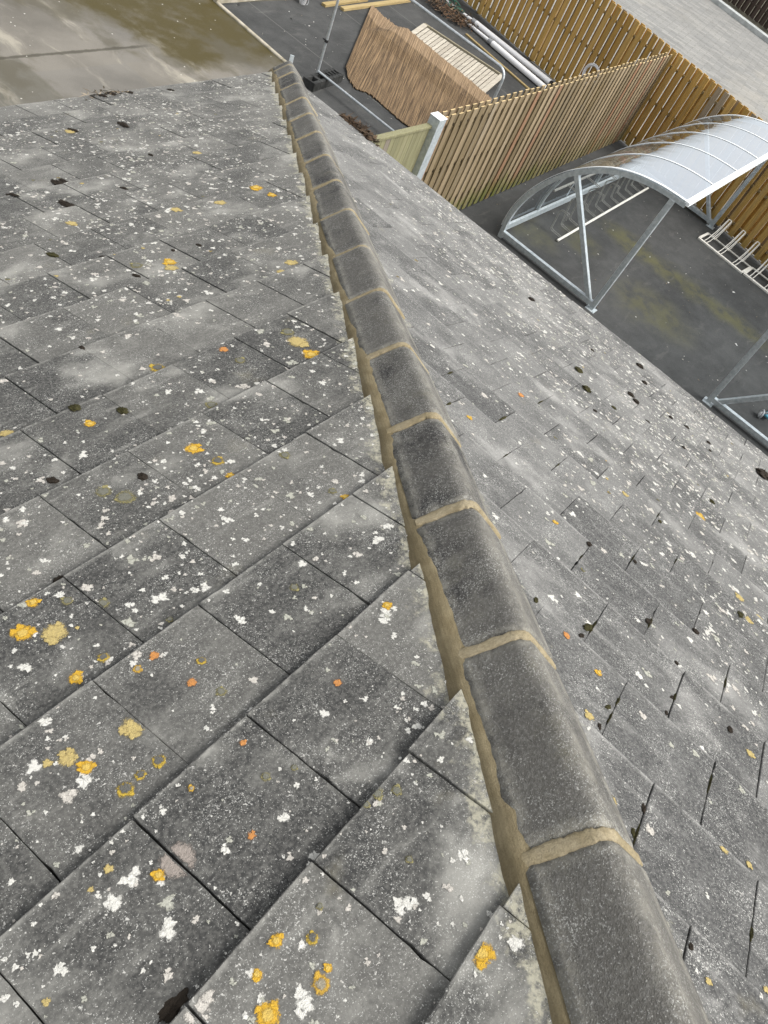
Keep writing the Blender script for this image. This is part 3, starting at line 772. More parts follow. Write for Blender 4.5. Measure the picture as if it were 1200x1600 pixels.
# ---- lichens, on the surface of the tiles
lr = random.Random(31)
def blob(r, n, lob, ph):
    out = []
    for k in range(n):
        a = 2 * PI * k / n
        rr = r * (1 + lob * (.55 * math.sin(3 * a + ph) + .45 * math.sin(5 * a + ph * 2.3) + .35 * math.sin(8 * a + ph * 4.1)) + lr.uniform(-.22, .22) * lob)
        out.append((math.cos(a) * rr, math.sin(a) * rr))
    return out
class Crust:
    def __init__(s, sl): s.sl = sl; s.v = []; s.f = []; s.c = []; s.rim = []
    def patch(s, x, y, outl, lift, colr, inner=None, incol=None):
        outl = [(q[0] * 1.28, q[1] * 1.28) for q in outl] if inner != 0 else outl
        sl = s.sl; key = sl.key(x, y)
        if key not in sl.jit: return False
        k = key[0]; ylo, yhi = (k - 1) * G + .004, k * G - .004
        off = .5 * ((k + sl.par) % 2); xlo, xhi = (key[1] + off) * WT + .004, (key[1] + 1 + off) * WT - .004
        if sl.side(x, y) < .006 or not (ylo < y < yhi and xlo < x < xhi): return False
        pts = []
        for dx, dy in outl:
            X, Y = min(max(x + dx, xlo), xhi), min(max(y + dy, ylo), yhi); pts.append((X, Y, sl.z(X, Y, key) + lift))
        b = len(s.v); n = len(pts); s.v.append((x, y, sl.z(x, y, key) + lift + .00015)); s.v += pts; s.rim += [0.0] + [1.0] * n
        for i in range(n): s.f.append((b, b + 1 + i, b + 1 + (i + 1) % n)); s.c.append(colr)
        if inner: s.patch(x + inner[1], y + inner[2], [(q[0] * inner[0], q[1] * inner[0]) for q in outl], lift + .0012, incol, 0)
        return True
    def build(s, name, label=None):
        mb = MB(); mb.v = s.v; mb.f = s.f; mb.tone = [.5] * len(s.f); mb.smooth = [False] * len(s.f)
        o = mb.build(name, MAT_LICHEN, house, s.sl.M); set_col(o, s.c); o['kind'] = 'stuff'
        ra = o.data.attributes.new('rim', 'FLOAT', 'POINT'); ra.data.foreach_set('value', np.array(s.rim, np.float32))
        if label: o['label'] = label
        return o
def local(px, py, sl, n_, O):
    d = ray(px, py); C0 = Vector((0, 0, CAM_Z)); P = C0 + d * (n_.dot(O - C0) / n_.dot(d)); L = sl.M.inverted() @ P
    return L.x, L.y, (P - C0).dot(FWD)
def scatter(cr, xr, yr, dens, rsize, zoff):
    area = (xr[1] - xr[0]) * (yr[1] - yr[0]); dmax = 1300
    for _ in range(int(area * dmax)):
        x, y = lr.uniform(*xr), lr.uniform(*yr)
        if cr.sl.side(x, y) < 0: continue
        nz = mn.noise(Vector((x * 1.6, y * 1.6, zoff))) + .7 * mn.noise(Vector((x * 6, y * 6, zoff + 4)))
        if lr.random() > dens(x, y) / dmax * max(.2, 1 + 1.25 * nz): continue
        r = rsize * math.exp(lr.gauss(0, .62)); r = min(r, .012)
        t = lr.random(); c = (.66, .65, .60) if t < .5 else ((.55, .52, .47) if t < .8 else (.42, .42, .36))
        cr.patch(x, y, blob(r, 16, .40, lr.uniform(0, 6)), lr.uniform(.0004, .0010), c)
        for _k in range(lr.choice((0, 1, 1, 2, 3))):
            a = lr.uniform(0, 6.28); d = r * lr.uniform(.7, 1.5)
            cr.patch(x + math.cos(a) * d, y + math.sin(a) * d, blob(r * lr.uniform(.45, .85), 9, .42, lr.uniform(0, 6)), lr.uniform(.0011, .0017), c)
cA = Crust(slopeA)
scatter(cA, (-6 * WT, 21 * WT), (-2 * G, V_EAVES * G), lambda x, y: 640 + 420 * min(1, max(0, y / G) / 13), .0029, 1.0)
cA.build('white_lichen')
cB = Crust(slopeB)
def densB(x, y):
    d = slopeB.side(x, y); return 110 + 900 * min(1, max(0, d - .25) / 1.1) * min(1, .35 + max(0, y / G) / 14)
scatter(cB, (-18 * WT, 8 * WT), (-2 * G, W_EAVES * G), densB, .0037, 6.0)
cB.build('white_lichen')
YEL = [(752,1490,17,0),(502,1535,13,1),(418,1585,17,0),(432,1470,10,0),(488,1465,9,2),(402,1522,8,0),(513,1510,6,0),(247,1364,9,0),(195,1227,12,2),(218,1205,8,2),(247,1183,10,2),(207,1133,16,3),(134,1195,11,0),(105,1183,13,3),(300,1062,7,4),(241,1024,7,4),(52,942,9,0),(35,988,14,0),(85,985,17,3),(117,1052,10,0),(302,698,12,0),(340,715,9,2),(360,735,6,0),(161,766,11,5),(195,773,14,5),(245,568,11,2),(393,1300,6,4),(620,1235,8,5),(590,1240,9,5),(573,1258,5,5),(415,1210,7,5),(299,1231,5,1),(528,1065,6,4),(605,945,7,0),(465,530,15,3),(487,548,13,0),(450,517,10,5),(455,405,9,3),(440,418,7,3),(265,405,10,0),(268,413,9,3),(213,412,9,5),(115,362,8,3),(112,345,8,3),(275,327,8,3),(345,315,8,3),(400,293,10,0),(425,302,7,0),(110,205,8,3),(310,235,7,3),(160,940,9,5),(105,938,8,5),(265,960,5,5),(160,1020,8,2),(215,1045,7,1),(315,1030,7,2),(540,768,6,0),(520,760,6,5),(445,710,8,5),(330,625,9,5),(375,560,8,5),(350,545,7,4),(140,660,8,0),(10,670,10,3),(640,1340,6,5),(500,1415,5,5),(460,1195,5,5),(380,1160,5,4),(345,1075,8,5),(460,915,7,5)]
YELB = [(1098,803,9,0),(1175,1175,7,3),(962,1247,9,3),(980,770,6,3),(945,718,6,0),(1172,967,7,3),(937,1050,6,0),(928,1112,8,3),(886,992,6,4),(1190,960,6,3),(815,616,6,4),(735,650,5,0),(868,815,5,0),(1160,930,8,3),(1180,1345,6,3),(1110,1532,6,3)]
YC = {0: (.60, .36, .035), 1: (.55, .34, .05), 2: (.50, .35, .05), 3: (.47, .37, .15), 4: (.52, .23, .07), 5: (.28, .25, .11)}
for sl, n_, O, lst in ((slopeA, nA, OA, YEL), (slopeB, nB, OB, YELB)):
    cy = Crust(sl)
    for px_, py_, rp, typ in lst:
        x, y, dep = local(px_, py_, sl, n_, O); r = rp / F_PX * dep * (1.0 if dep < 2.2 else .95)
        c = YC[typ]
        inner = {0: (.55, 0, 0), 1: (.6, 0, 0), 2: (.72, r * .12, r * .1), 5: (.78, 0, 0)}.get(typ)
        inc = {0: (.60, .42, .10), 1: (.30, .27, .20), 2: (.12, .12, .11), 5: (.16, .16, .13)}.get(typ)
        cy.patch(x, y, blob(r, 30, .09, lr.uniform(0, 6)), .0018, c, inner, inc)
        for _k in range(3 if typ in (0, 3) else 1):
            a = lr.uniform(0, 6.28); cy.patch(x + math.cos(a) * r * 1.0, y + math.sin(a) * r * 1.0, blob(r * lr.uniform(.25, .5), 12, .3, lr.uniform(0, 6)), .0024, c)
    if sl is slopeA:
        x, y, dep = local(277, 1340, sl, n_, O); 
        circ = [(math.cos(2 * PI * q / 40) * .026, math.sin(2 * PI * q / 40) * .026) for q in range(40)]
        for dx in (-.011, .013): cy.patch(x + dx, y, [(q[0] - dx / 1.28, q[1]) for q in circ], .0015, (.30, .262, .232))
        x, y, dep = local(245, 1240, sl, n_, O)
    for _ in range(100):
        x, y = (lr.uniform(-3 * WT, 18 * WT) if sl is slopeA else lr.uniform(-15 * WT, 6 * WT)), lr.uniform(-1 * G, 16 * G)
        typ = lr.choice((3, 3, 5, 5, 5, 2)); r = lr.uniform(.004, .010)
        inn = (.75, r * .1, 0) if typ in (2, 5) else None
        cy.patch(x, y, blob(r, 16, .25, lr.uniform(0, 6)), .002, YC[typ], inn, (.14, .14, .12))
    cy.build('yellow_lichen')

# ---- moss cushions in the joints (parts of the roof, each its own)
mr = random.Random(3)
def clump_mesh(seed, rx, ry, rz):
    r = random.Random(seed); mb = MB(); vs = []; nu, nv = 26, 9
    for j in range(nv + 1):
        b = (PI / 2) * j / nv
        for i in range(nu):
            a = 2 * PI * i / nu; k = 1 + .45 * mn.noise(Vector((math.cos(a) * 1.6, math.sin(a) * 1.6, seed + j * .35))) + .30 * mn.noise(Vector((math.cos(a) * 4.5, math.sin(a) * 4.5, seed + 9 + j * .6))) + .18 * r.uniform(-1, 1)
            vs.append((math.cos(a) * math.cos(b) * rx * k, math.sin(a) * math.cos(b) * ry * k, math.sin(b) * rz * (1 + .5 * mn.noise(Vector((i * .7, j * .7, seed))) + .25 * r.uniform(-1, 1)) - .004))
    fs = [(j * nu + i, j * nu + (i + 1) % nu, (j + 1) * nu + (i + 1) % nu, (j + 1) * nu + i) for j in range(nv) for i in range(nu)]
    mb.add(vs, fs, .5, True); return mb
protos = {}
def moss(px_, py_, wpx, asp, dark, sl, n_, O, hgt=.5):
    x, y, dep = local(px_, py_, sl, n_, O); r = wpx / F_PX * dep / 2
    key = (mr.randrange(5), dark)
    if key not in protos:
        o = clump_mesh(key[0] * 3.7 + 1, 1, 1, 1).build('moss_clump', MAT_MOSS_DARK if dark else MAT_MOSS, house); protos[key] = o
    else:
        o = protos[key].copy(); col.objects.link(o); o.parent = house
    Mx = sl.M @ Matrix.Translation((x, y, sl.z(x, y))) @ Matrix.Rotation(mr.uniform(-.3, .3), 4, 'Z') @ Matrix.Diagonal((r, r * asp, r * hgt, 1))
    o.matrix_basis = wm(house).inverted() @ Mx
for a in [(117,638,18,1.0,False),(191,639,16,1.2,False),(95,900,24,1.3,True),(222,741,14,1.4,True),(80,743,14,1.4,True),(100,279,10,3.5,True),(90,282,14,3.0,True),(105,315,14,3.5,True),(115,203,8,2.5,True),(192,193,12,2.5,True),(193,290,7,2,True),(163,397,12,2,True),(81,395,12,1.8,False),(235,240,6,2,True),(270,388,6,1.5,True),(266,139,6,2.2,True),(15,300,8,3,True),(22,305,7,3,True),(203,144,8,1.6,True),(175,147,9,2,True),(160,150,8,2.2,True),(188,142,8,2,True),(128,543,8,1.6,True),(212,425,8,2,True),(268,1566,52,.5,True),(110,202,6,2.2,True),(310,380,6,2,True)]:
    moss(*a, slopeA, nA, OA, .12 if a[1] > 1500 else .5)
for a in [(1001,571,13,1.3,True),(985,617,13,1.2,True),(994,627,12,1.3,True),(917,608,16,1.3,False),(905,577,15,1.3,False),(942,561,11,1.2,True),(1009,596,10,1.4,True),(1140,707,16,1.2,True),(1193,740,24,1.6,True),(1016,968,11,1.6,True),(1092,982,13,1.1,True),(921,850,10,1.5,True),(924,976,14,1.9,False),(962,729,12,1.2,False),(1014,656,9,1.2,True),(1048,652,8,1.3,True),(1075,666,10,1.3,True),(1108,690,8,1.3,True),(927,545,7,1.2,True),(832,466,10,1.8,True),(962,634,9,1.5,False),(930,642,7,1.3,True),(1070,697,7,1.2,True),(1115,781,10,1.3,False),(1095,727,12,1.3,False),(1075,785,6,1.2,True),(1020,710,6,1.3,True),(1160,958,11,2,False),(1143,1138,10,1.7,True),(838,937,8,2,False),(995,875,7,1.6,True),(1034,812,7,1.4,False),(1010,1260,9,2.2,True),(997,1295,8,2.4,False),(1081,1478,9,1.6,True),(955,1100,7,2.6,False),(945,1128,7,2.2,True),(1055,1085,6,2,True),(1049,1107,6,2,True),(915,987,8,1.8,True),(1110,703,6,1.2,True),(870,505,8,1.6,True),(845,430,7,1.6,True),(1064,1030,8,1.2,True)]:
    moss(*a, slopeB, nB, OB, .45)

for a in [(1030,810,8),(910,858,9),(993,880,9),(1064,880,8),(919,972,9),(1016,968,8),(953,1100,10),(1052,1090,8),(1128,1080,7),(1008,1262,12),(1080,1485,10),(1172,1450,9),(808,706,9),(720,603,8),(712,632,9),(893,725,7),(797,652,7),(872,630,6),(1092,1235,9),(945,1118,10)]:
    px_, py_, wd = a; x, y, dep = local(px_, py_, slopeB, nB, OB)
    k, i = slopeB.key(x, y); off = .5 * ((k + slopeB.par) % 2); xj = round(x / WT - off) * WT + off * WT
    o = protos[mr.choice([q for q in protos if not q[1]])].copy(); col.objects.link(o); o.parent = house
    yy = (k - 1 + mr.uniform(.35, .7)) * G
    o.matrix_basis = wm(house).inverted() @ MBm @ Matrix.Translation((xj, yy, slopeB.z(xj - .02, yy) - .004)) @ Matrix.Diagonal((.0036 * mr.uniform(.8, 1.3), G * mr.uniform(.06, .17), .007, 1))

# ---- leaf litter caught at the eaves
def leaf_heap(name, label, pts, n, cols, seed, spread, zl, k=1.0):
    r = random.Random(seed); vs = []; fs = []; cs = []
    for _ in range(n):
        a = r.random() * (len(pts) - 1); i = int(a); f = a - i; p = Vector(pts[i]).lerp(Vector(pts[i + 1]), f)
        p = p + Vector((r.gauss(0, spread), r.gauss(0, spread), abs(r.gauss(0, zl))))
        L = k * r.uniform(.02, .05); W_ = L * r.uniform(.25, .6) if r.random() < .75 else .004
        if W_ < .005: L *= 3
        M_ = Matrix.Rotation(r.uniform(0, 6.3), 3, 'Z') @ Matrix.Rotation(r.uniform(-.8, .8), 3, 'X') @ Matrix.Rotation(r.uniform(-.6, .6), 3, 'Y')
        b = len(vs); c0 = .3 * L
        for q in ((-L, 0, 0), (0, -W_, c0 * .3), (L, 0, 0), (0, W_, c0 * .3)): vs.append(p + M_ @ Vector(q))
        fs.append((b, b + 1, b + 2, b + 3)); cs.append(r.choice(cols))
    mb = MB(); mb.add(vs, fs, .5); o = mb.build(name, MAT_LEAF); set_col(o, cs); recentre(o, pts[0])
    return tag(o, label, 'leaf litter', kind='stuff')
BROWN = [(.10, .06, .035), (.15, .09, .05), (.06, .04, .025), (.20, .14, .09), (.035, .028, .018), (.17, .10, .06)]
ya, yb = cornerA_y - .55, cornerA_y - 1.6
leaf_heap('leaf_litter', 'brown dead leaves and twigs caught on the right eaves', [(cornerB_x - .02, 3.68, zB + .008), (cornerB_x - .0, 3.50, zB + .012), (cornerB_x + .0, 3.32, zB + .005)], 420, [(.05,.034,.022),(.08,.05,.03),(.03,.022,.015),(.12,.08,.05)], 4, .022, .014, .7)
leaf_heap('leaf_litter', 'scatter of crumbled mortar and moss on the far left eaves', [tuple(MA @ Vector((13.0 * WT, 15.85 * G, .004))), tuple(MA @ Vector((11.8 * WT, 15.85 * G, .004)))], 60, [(.05, .04, .025), (.25, .20, .14), (.33, .28, .21), (.03, .025, .02)], 9, .03, .003, .35)
leaf_heap('leaf_litter', 'heap of brown leaves and prunings beside the white pipes', [(17.3, 9.05, .03), (17.1, 9.5, .06), (17.2, 10.1, .05)], 950, BROWN, 6, .16, .07)

# ------------------------------------------------------------------ fences
def hit_miss(root, A, B, H, pitch, bw, mat, seed, rails=(.3, .95, 1.6), zb=.05, dep=.062, back_shade=1.0, side=1, railmat=None, endmat=None, th=.019, bay=None):
    """vertical boards on both faces of three rails; A, B are ground points"""
    A, B = Vector((*A, 0)), Vector((*B, 0)); d = (B - A); L = d.length; d.normalize(); n = Vector((-d.y, d.x, 0)); rz = math.atan2(d.y, d.x)
    r = random.Random(seed)
    for face in (1, -1):
        mb = MB(); me_ = MB(); k = 0; x = (0 if face == side else pitch / 2) + bw / 2
        while x < L - bw / 3:
            t = r.random(); t = t * .84 if r.random() > .12 else .95
            if face != side: t *= back_shade  # rear boards toned down: shade in the gaps put into their colour
            h = H + r.uniform(-.008, .008); lean = r.uniform(-.004, .004)
            c = A + d * (x + r.uniform(-.005, .005)) + n * (face * (dep / 2 + th / 2 + .001))
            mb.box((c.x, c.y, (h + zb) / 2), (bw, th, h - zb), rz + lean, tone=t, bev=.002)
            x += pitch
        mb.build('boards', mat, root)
    for z in rails:
        mb = MB(); mb.beam(A + Vector((0, 0, z)), B + Vector((0, 0, z)), dep - .004, .045, tone=r.random() * .3, bev=.003); mb.build('rail', railmat or mat, root)
    return A, B, d, n
F2a, F2b = (8.62, 4.46), (fx(4.72) - .10, 4.70)
f2 = thing('slatted_fence', 'weathered upright slat fence running from the steel post to the golden fence', 'fence', (F2a[0], F2a[1], 0))
hit_miss(f2, F2a, F2b, 1.80, .184, .104, MAT_F2, 3, side=-1, dep=.062, back_shade=.5, railmat=MAT_F2RAIL)
pst = (8.46, 4.315)
mb = MB(); mb.box((pst[0], pst[1], .96), (.15, .15, 1.92), bev=.004); po = mb.build('steel_post', MAT_GALV, f2)
mb = MB(); mb.box((pst[0], pst[1], 1.9235), (.158, .158, .006), bev=.002); mb.build('post_cap', MAT_ROOFWHITE, po)
mb = MB(); mb.box((pst[0] + .09, pst[1] + .03, 1.66), (.03, .05, .07), bev=.003); mb.build('bracket', MAT_BLACK, po)
fp = thing('closeboard_fence_panel', 'green stained closeboard fence panel between the roof eaves and the steel post', 'fence', (6.9, 4.33, 0))
mb = MB(); r_ = random.Random(8); x = 5.35
while x < 8.40:
    mb.box((x, 4.335 + .035 * 0, .895), (.086, .018, 1.77), rz=r_.uniform(-.01, .01), tone=r_.random() * .95, bev=.002); x += .089
mb.build('boards', MAT_F2P, fp)
mb = MB(); mb.beam((5.3, 4.345, 1.80), (8.41, 4.345, 1.80), .075, .035, bev=.004); mb.build('capping_rail', MAT_F2P, fp)
for z in (.35, 1.45):
    mb = MB(); mb.beam((5.3, 4.375, z), (8.41, 4.375, z), .04, .08, bev=.003); mb.build('rail', MAT_F2P, fp)

f1 = thing('board_fence', 'golden brown board fence with wide gaps along the pale footpath', 'fence', (fx(3.5), 3.5, 0))
y_ = 12.6; seg = 0
A1, B1 = (fx(12.4), 12.4), (fx(-2.8), -2.8)
hit_miss(f1, A1, B1, 1.86, (.176), .112, MAT_F1, 15, rails=(.25, .95, 1.62), side=-1, railmat=MAT_F1RAIL)
d1 = Vector((-.2365, -1, 0)).normalized()
for k in range(8):
    p = Vector((*A1, 0)) + d1 * (1.0 + k * 1.95) + Vector((d1.y, -d1.x, 0)) * -.09
    mb = MB(); mb.box((p.x, p.y, .90), (.09, .09, 1.80), math.atan2(d1.y, d1.x), tone=.3, bev=.004); mb.build('post', MAT_F1RAIL, f1)
f3 = thing('brown_fence', 'dark brown board fence beyond the far kerb', 'fence', (35.6, 9.0, 0))
hit_miss(f3, (39.4, 22.0), (33.6, -2.0), 1.9, .24, .13, MAT_F3, 21, rails=(.4, 1.0, 1.55), zb=.02)
sheet('verge', [(24.9 + .16, -30), (33.16, 2.6), (34.91, 9.5), (41.36, 35), (60, 35), (60, -30)], .014, plain('verge_soil', (.06, .055, .04), (.13, .12, .085), .95, 2, bump=.02))

# ------------------------------------------------------------------ cycle shelters
SX0, SX1 = 10.83, 16.40; SXC = (SX0 + SX1) / 2; SYC = 2.85
HOOP = [(3.80, .0), (3.82, .25), (3.80, .50), (3.72, .78), (3.58, 1.06), (3.39, 1.32), (3.20, 1.50), (3.00, 1.65), (2.78, 1.775), (2.50, 1.875), (2.20, 1.935), (1.92, 1.96), (1.72, 1.965)]
def smooth_curve(P, n=4):
    out = []
    for i in range(len(P) - 1):
        p0, p1, p2, p3 = P[max(i - 1, 0)], P[i], P[i + 1], P[min(i + 2, len(P) - 1)]
        for k in range(n):
            t = k / n
            out.append(tuple(.5 * (2 * p1[a] + (p2[a] - p0[a]) * t + (2 * p0[a] - 5 * p1[a] + 4 * p2[a] - p3[a]) * t * t + (3 * p1[a] - p0[a] - 3 * p2[a] + p3[a]) * t ** 3) for a in (0, 1)))
    return out + [P[-1]]
HC = smooth_curve(HOOP)
def sweep_rect(mb, curve, xc, wx, d_in, d_out):
    """sweep a flat bar of width wx (along x) along a (y, z) curve; d_in/d_out are depths below/above the curve"""
    vs = []; n = len(curve)
    for i, (y, z) in enumerate(curve):
        a, b = curve[max(i - 1, 0)], curve[min(i + 1, n - 1)]; ty, tz = b[0] - a[0], b[1] - a[1]; L = math.hypot(ty, tz)
        ny, nz = tz / L, -ty / L                                   # outward
        for sx, dd in ((-1, d_out), (1, d_out), (1, -d_in), (-1, -d_in)): vs.append((xc + sx * wx / 2, y + ny * dd, z + nz * dd))
    fs = [(i * 4 + k, i * 4 + (k + 1) % 4, i * 4 + 4 + (k + 1) % 4, i * 4 + 4 + k) for i in range(n - 1) for k in range(4)] + [(3, 2, 1, 0), tuple(n * 4 - 4 + k for k in range(4))]
    mb.add(vs, fs, .5)
def make_shelter(label):
    root = thing('cycle_shelter', label, 'cycle shelter', (SXC, SYC, 0), 'cycle shelters in the yard')
    for xe, sg in ((SX0, 1), (SX1, -1)):
        mb = MB(); sweep_rect(mb, HC, xe, .066, .066, 0); mb.build('hoop', MAT_GALV, root)
        mb = MB(); mb.beam((xe, 1.965, 0), (xe, 1.90, 1.90), .076, .076, upv=(1, 0, 0), bev=.004); p = mb.build('post', MAT_GALV, root)
        mb = MB(); mb.box((xe, 1.965, .006), (.16, .16, .012), bev=.002)
        for bx, by in ((-.062, -.062), (.062, .062)): mb.tube([(xe + bx, 1.965 + by, .01), (xe + bx, 1.965 + by, .024)], .008, 6)
        mb.build('base_plate', MAT_GALV, p)
        mb = MB(); mb.beam((xe + sg * .006, 2.03, .05), (xe + sg * .006, 3.22, 1.43), .068, .068, upv=(1, 0, 0), bev=.004); mb.build('brace', MAT_GALV, root)
        mb = MB(); mb.beam((xe, 1.99, .085), (xe, 3.79, .085), .07, .075, bev=.004); mb.build('base_rail', MAT_GALV, root)
    mb = MB(); mb.beam((SX0 + .03, 3.80, .13), (SX1 - .03, 3.80, .13), .04, .11, bev=.004); mb.build('rear_rail', MAT_GALV, root)
    mb = MB(); mb.beam((SX0 - .03, 1.715, 1.962), (SX1 + .03, 1.715, 1.962), .075, .055, bev=.004); fr = mb.build('front_rail', MAT_ROOFWHITE, root)
    mb = MB(); mb.tube([(SX0 + .1, 1.715, 1.988), (SX0 + .1, 1.715, 1.994)], .009, 6); rv = mb.build('rivet', MAT_GALV, fr)
    for k in range(1, 28):
        c = rv.copy(); col.objects.link(c); c.parent = fr; c.matrix_basis = Matrix.Translation((k * .198, 0, 0)) @ rv.matrix_basis
    mb = MB(); x0, x1 = SX0 + .02, SX1 - .02; off = .012
    cv = []; n = len(HC)
    for i, (y, z) in enumerate(HC):
        a, b = HC[max(i - 1, 0)], HC[min(i + 1, n - 1)]; ty, tz = b[0] - a[0], b[1] - a[1]; L = math.hypot(ty, tz); cv.append((y + tz / L * off, z - ty / L * off))
    cv = [c for c in cv if c[1] > .15]
    nx = 30; vs = [(x0 + (x1 - x0) * i / nx, y, z) for (y, z) in cv for i in range(nx + 1)]
    fs = [(j * (nx + 1) + i, j * (nx + 1) + i + 1, (j + 1) * (nx + 1) + i + 1, (j + 1) * (nx + 1) + i) for j in range(len(cv) - 1) for i in range(nx)]
    mb.add(vs, fs, .5, True); mb.build('clear_roof', MAT_SKIN, root)
    for k in range(6):
        xr = SX0 + (SX1 - SX0) * k / 5
        mb = MB(); sweep_rect(mb, [c for c in HC if c[1] > .15], xr, .050 if k in (0, 5) else .030, -.014, .020); mb.build('rib', MAT_ROOFWHITE, root)
        if 0 < k < 5:
            mb = MB(); sweep_rect(mb, [c for c in HC if c[1] > .10 and c[1] < 1.3], xr, .035, .03, .0); 
            if k in (1, 3): mb.build('rear_stiffener', MAT_GALV, root)
    return root
sh1 = make_shelter('curved clear roofed cycle shelter beside the slatted fence')
sh2 = copy_tree(sh1); sh2['label'] = 'second cycle shelter, mostly cut off by the right edge, with only its end frame showing'
sh2.matrix_basis = Matrix.Translation((SXC, 2 * .875 - SYC, 0)) @ Matrix.Rotation(PI, 4, 'Z')

# ------------------------------------------------------------------ bike racks
def arc_path(P, r=.04, n=4):
    """polyline with rounded corners"""
    P = [Vector(p) for p in P]; out = [P[0]]
    for a, b, c in zip(P[:-2], P[1:-1], P[2:]):
        u = (a - b); v = (c - b); rr = min(r, u.length * .45, v.length * .45); u.normalize(); v.normalize()
        p, q = b + u * rr, b + v * rr
        for k in range(n + 1):
            t = k / n; out.append(p * (1 - t) ** 2 + b * 2 * t * (1 - t) + q * t * t)
    out.append(P[-1]); return out
rk = thing('bike_rack', 'long grey rack of bent wire wheel holders under the clear shelter roof', 'bike rack', (13.9, 3.45, 0))
mb = MB(); mb.beam((11.86, 3.235, .03), (16.0, 3.345, .03), .036, .026, bev=.004); mb.build('ground_bar', MAT_WHITEPAINT, rk)
mb = MB(); mb.beam((11.86, 3.70, .62), (16.0, 3.72, .62), .03, .03, bev=.003); mb.build('rear_bar', MAT_LOOP, rk)
x = 11.98; k = 0
while x < 15.9:
    hi = .62 if k % 2 else .40; y0 = 3.245 + (x - 11.86) * .026
    mb = MB()
    for dx in (-.028, .028):
        if k % 2: mb.tube(arc_path([(x + dx, y0, .045), (x + dx, y0 + .20, .06), (x + dx, y0 + .26, hi - .12), (x + dx, y0 + .12, hi), (x + dx, 3.71, hi + .01)]), .0055, 6)
        else: mb.tube(arc_path([(x + dx, y0, .045), (x + dx, y0 + .22, .06), (x + dx, y0 + .24, hi), (x + dx, y0 + .08, hi + .02), (x + dx, y0 + .08, .30)]), .0055, 6)
    mb.build('wheel_holder', MAT_LOOP, rk); x += .355; k += 1
def make_white_rack(label, c, rz):
    root = thing('wheel_rack', label, 'bike rack', (c[0], c[1], 0), 'white bike racks at the foot of the golden fence', rz)
    Mx = wm(root); L = 1.06; Wd = .40
    def part(name, mb): return mb.build(name, MAT_WHITEPAINT, root, Mx)
    mb = MB(); mb.beam((0, -L / 2, .02), (0, L / 2, .02), .055, .035, bev=.004); part('front_rail', mb)
    mb = MB(); mb.beam((Wd, -L / 2, .05), (Wd, L / 2, .05), .022, .022, bev=.003); part('back_rail', mb)
    for y in (-L / 2 + .012, L / 2 - .012):
        mb = MB(); mb.beam((.03, y, .03), (Wd, y, .045), .05, .02, bev=.003); part('end_rail', mb)
    for k in range(3):
        yc = L / 2 - .15 - k * .34
        mb = MB()
        for dy in (-.032, .032):
            mb.tube(arc_path([(.02, yc + dy, .04), (.16, yc + dy, .05), (.40, yc + dy, .18), (.60, yc + dy, .40), (.66, yc + dy, .37), (.46, yc + dy, .06), (Wd - .05, yc + dy, .045)], .035), .009, 6)
        mb.tube([(.625, yc - .032, .395), (.625, yc + .032, .395)], .009, 6)
        part('wheel_loop', mb)
    return root
wr = make_white_rack('white bike rack at the foot of the golden fence, next to the shelter post', (15.47, 1.38), -.10)
wr2 = copy_tree(wr); wr2['label'] = 'white bike rack at the foot of the golden fence, cut off by the right edge'
wr2.matrix_basis = Matrix.Translation((15.42, .30, 0)) @ Matrix.Rotation(-.06, 4, 'Z')

# ------------------------------------------------------------------ temporary fence panel, its foot, reed screen, wooden panel
hp = thing('temporary_fence_panel', 'galvanised tube frame of a temporary fence panel standing in a black block', 'fence panel', (11.05, 6.5, 0))
z0, z1 = .16, 1.88; ya, yb = 8.02, 4.93
mb = MB(); mb.tube(arc_path([(11.08, ya, .02), (11.08, ya, z1), (11.05, yb, z1), (11.05, yb, .05)], .16, 8), .021, 10); mb.build('tube_frame', MAT_GALV_TUBE, hp)
mb = MB(); mb.tube([(11.08, ya, z0), (11.05, yb, z0)], .019, 10); mb.build('bottom_tube', MAT_GALV_TUBE, hp)
mb = MB(); mb.tube([(11.08, ya, .62), (11.08, ya, .66)], .031, 10); mb.tube([(11.08, ya + .02, .64), (11.08, ya + .075, .64)], .012, 6); mb.build('clamp', MAT_BLACK, hp)
mb = MB()
c = (11.14, 7.92); rz = .14; Mx = Matrix.Translation((c[0], c[1], 0)) @ Matrix.Rotation(rz, 4, 'Z')
holes = [(-.33, .16), (-.10, .16), (.10, .055), (.19, .055), (.28, .055), (.37, .055)]
# block cut into ribs so the sockets are real holes
Lb, Wb, Hb = .90, .235, .14
xs = [-Lb / 2]
for hx, hw in holes: xs += [hx - hw / 2, hx + hw / 2]
xs += [Lb / 2]
for i in range(0, len(xs), 2): mb.box(((xs[i] + xs[i + 1]) / 2, 0, Hb / 2), (xs[i + 1] - xs[i] - .0005, Wb, Hb), M=Mx, bev=.006)
for hx, hw in holes:
    mb.box((hx, -.085, Hb / 2 - .002), (hw, .06, Hb - .006), M=Mx); mb.box((hx, .085, Hb / 2 - .002), (hw, .06, Hb - .006), M=Mx); mb.box((hx, 0, .015), (hw, .11, .03), M=Mx)
o = mb.build('fence_foot', MAT_RUBBER); recentre(o, (c[0], c[1], 0)); tag(o, 'black rubber fence foot with sockets lying on the tarmac behind the hip end', 'fence foot')

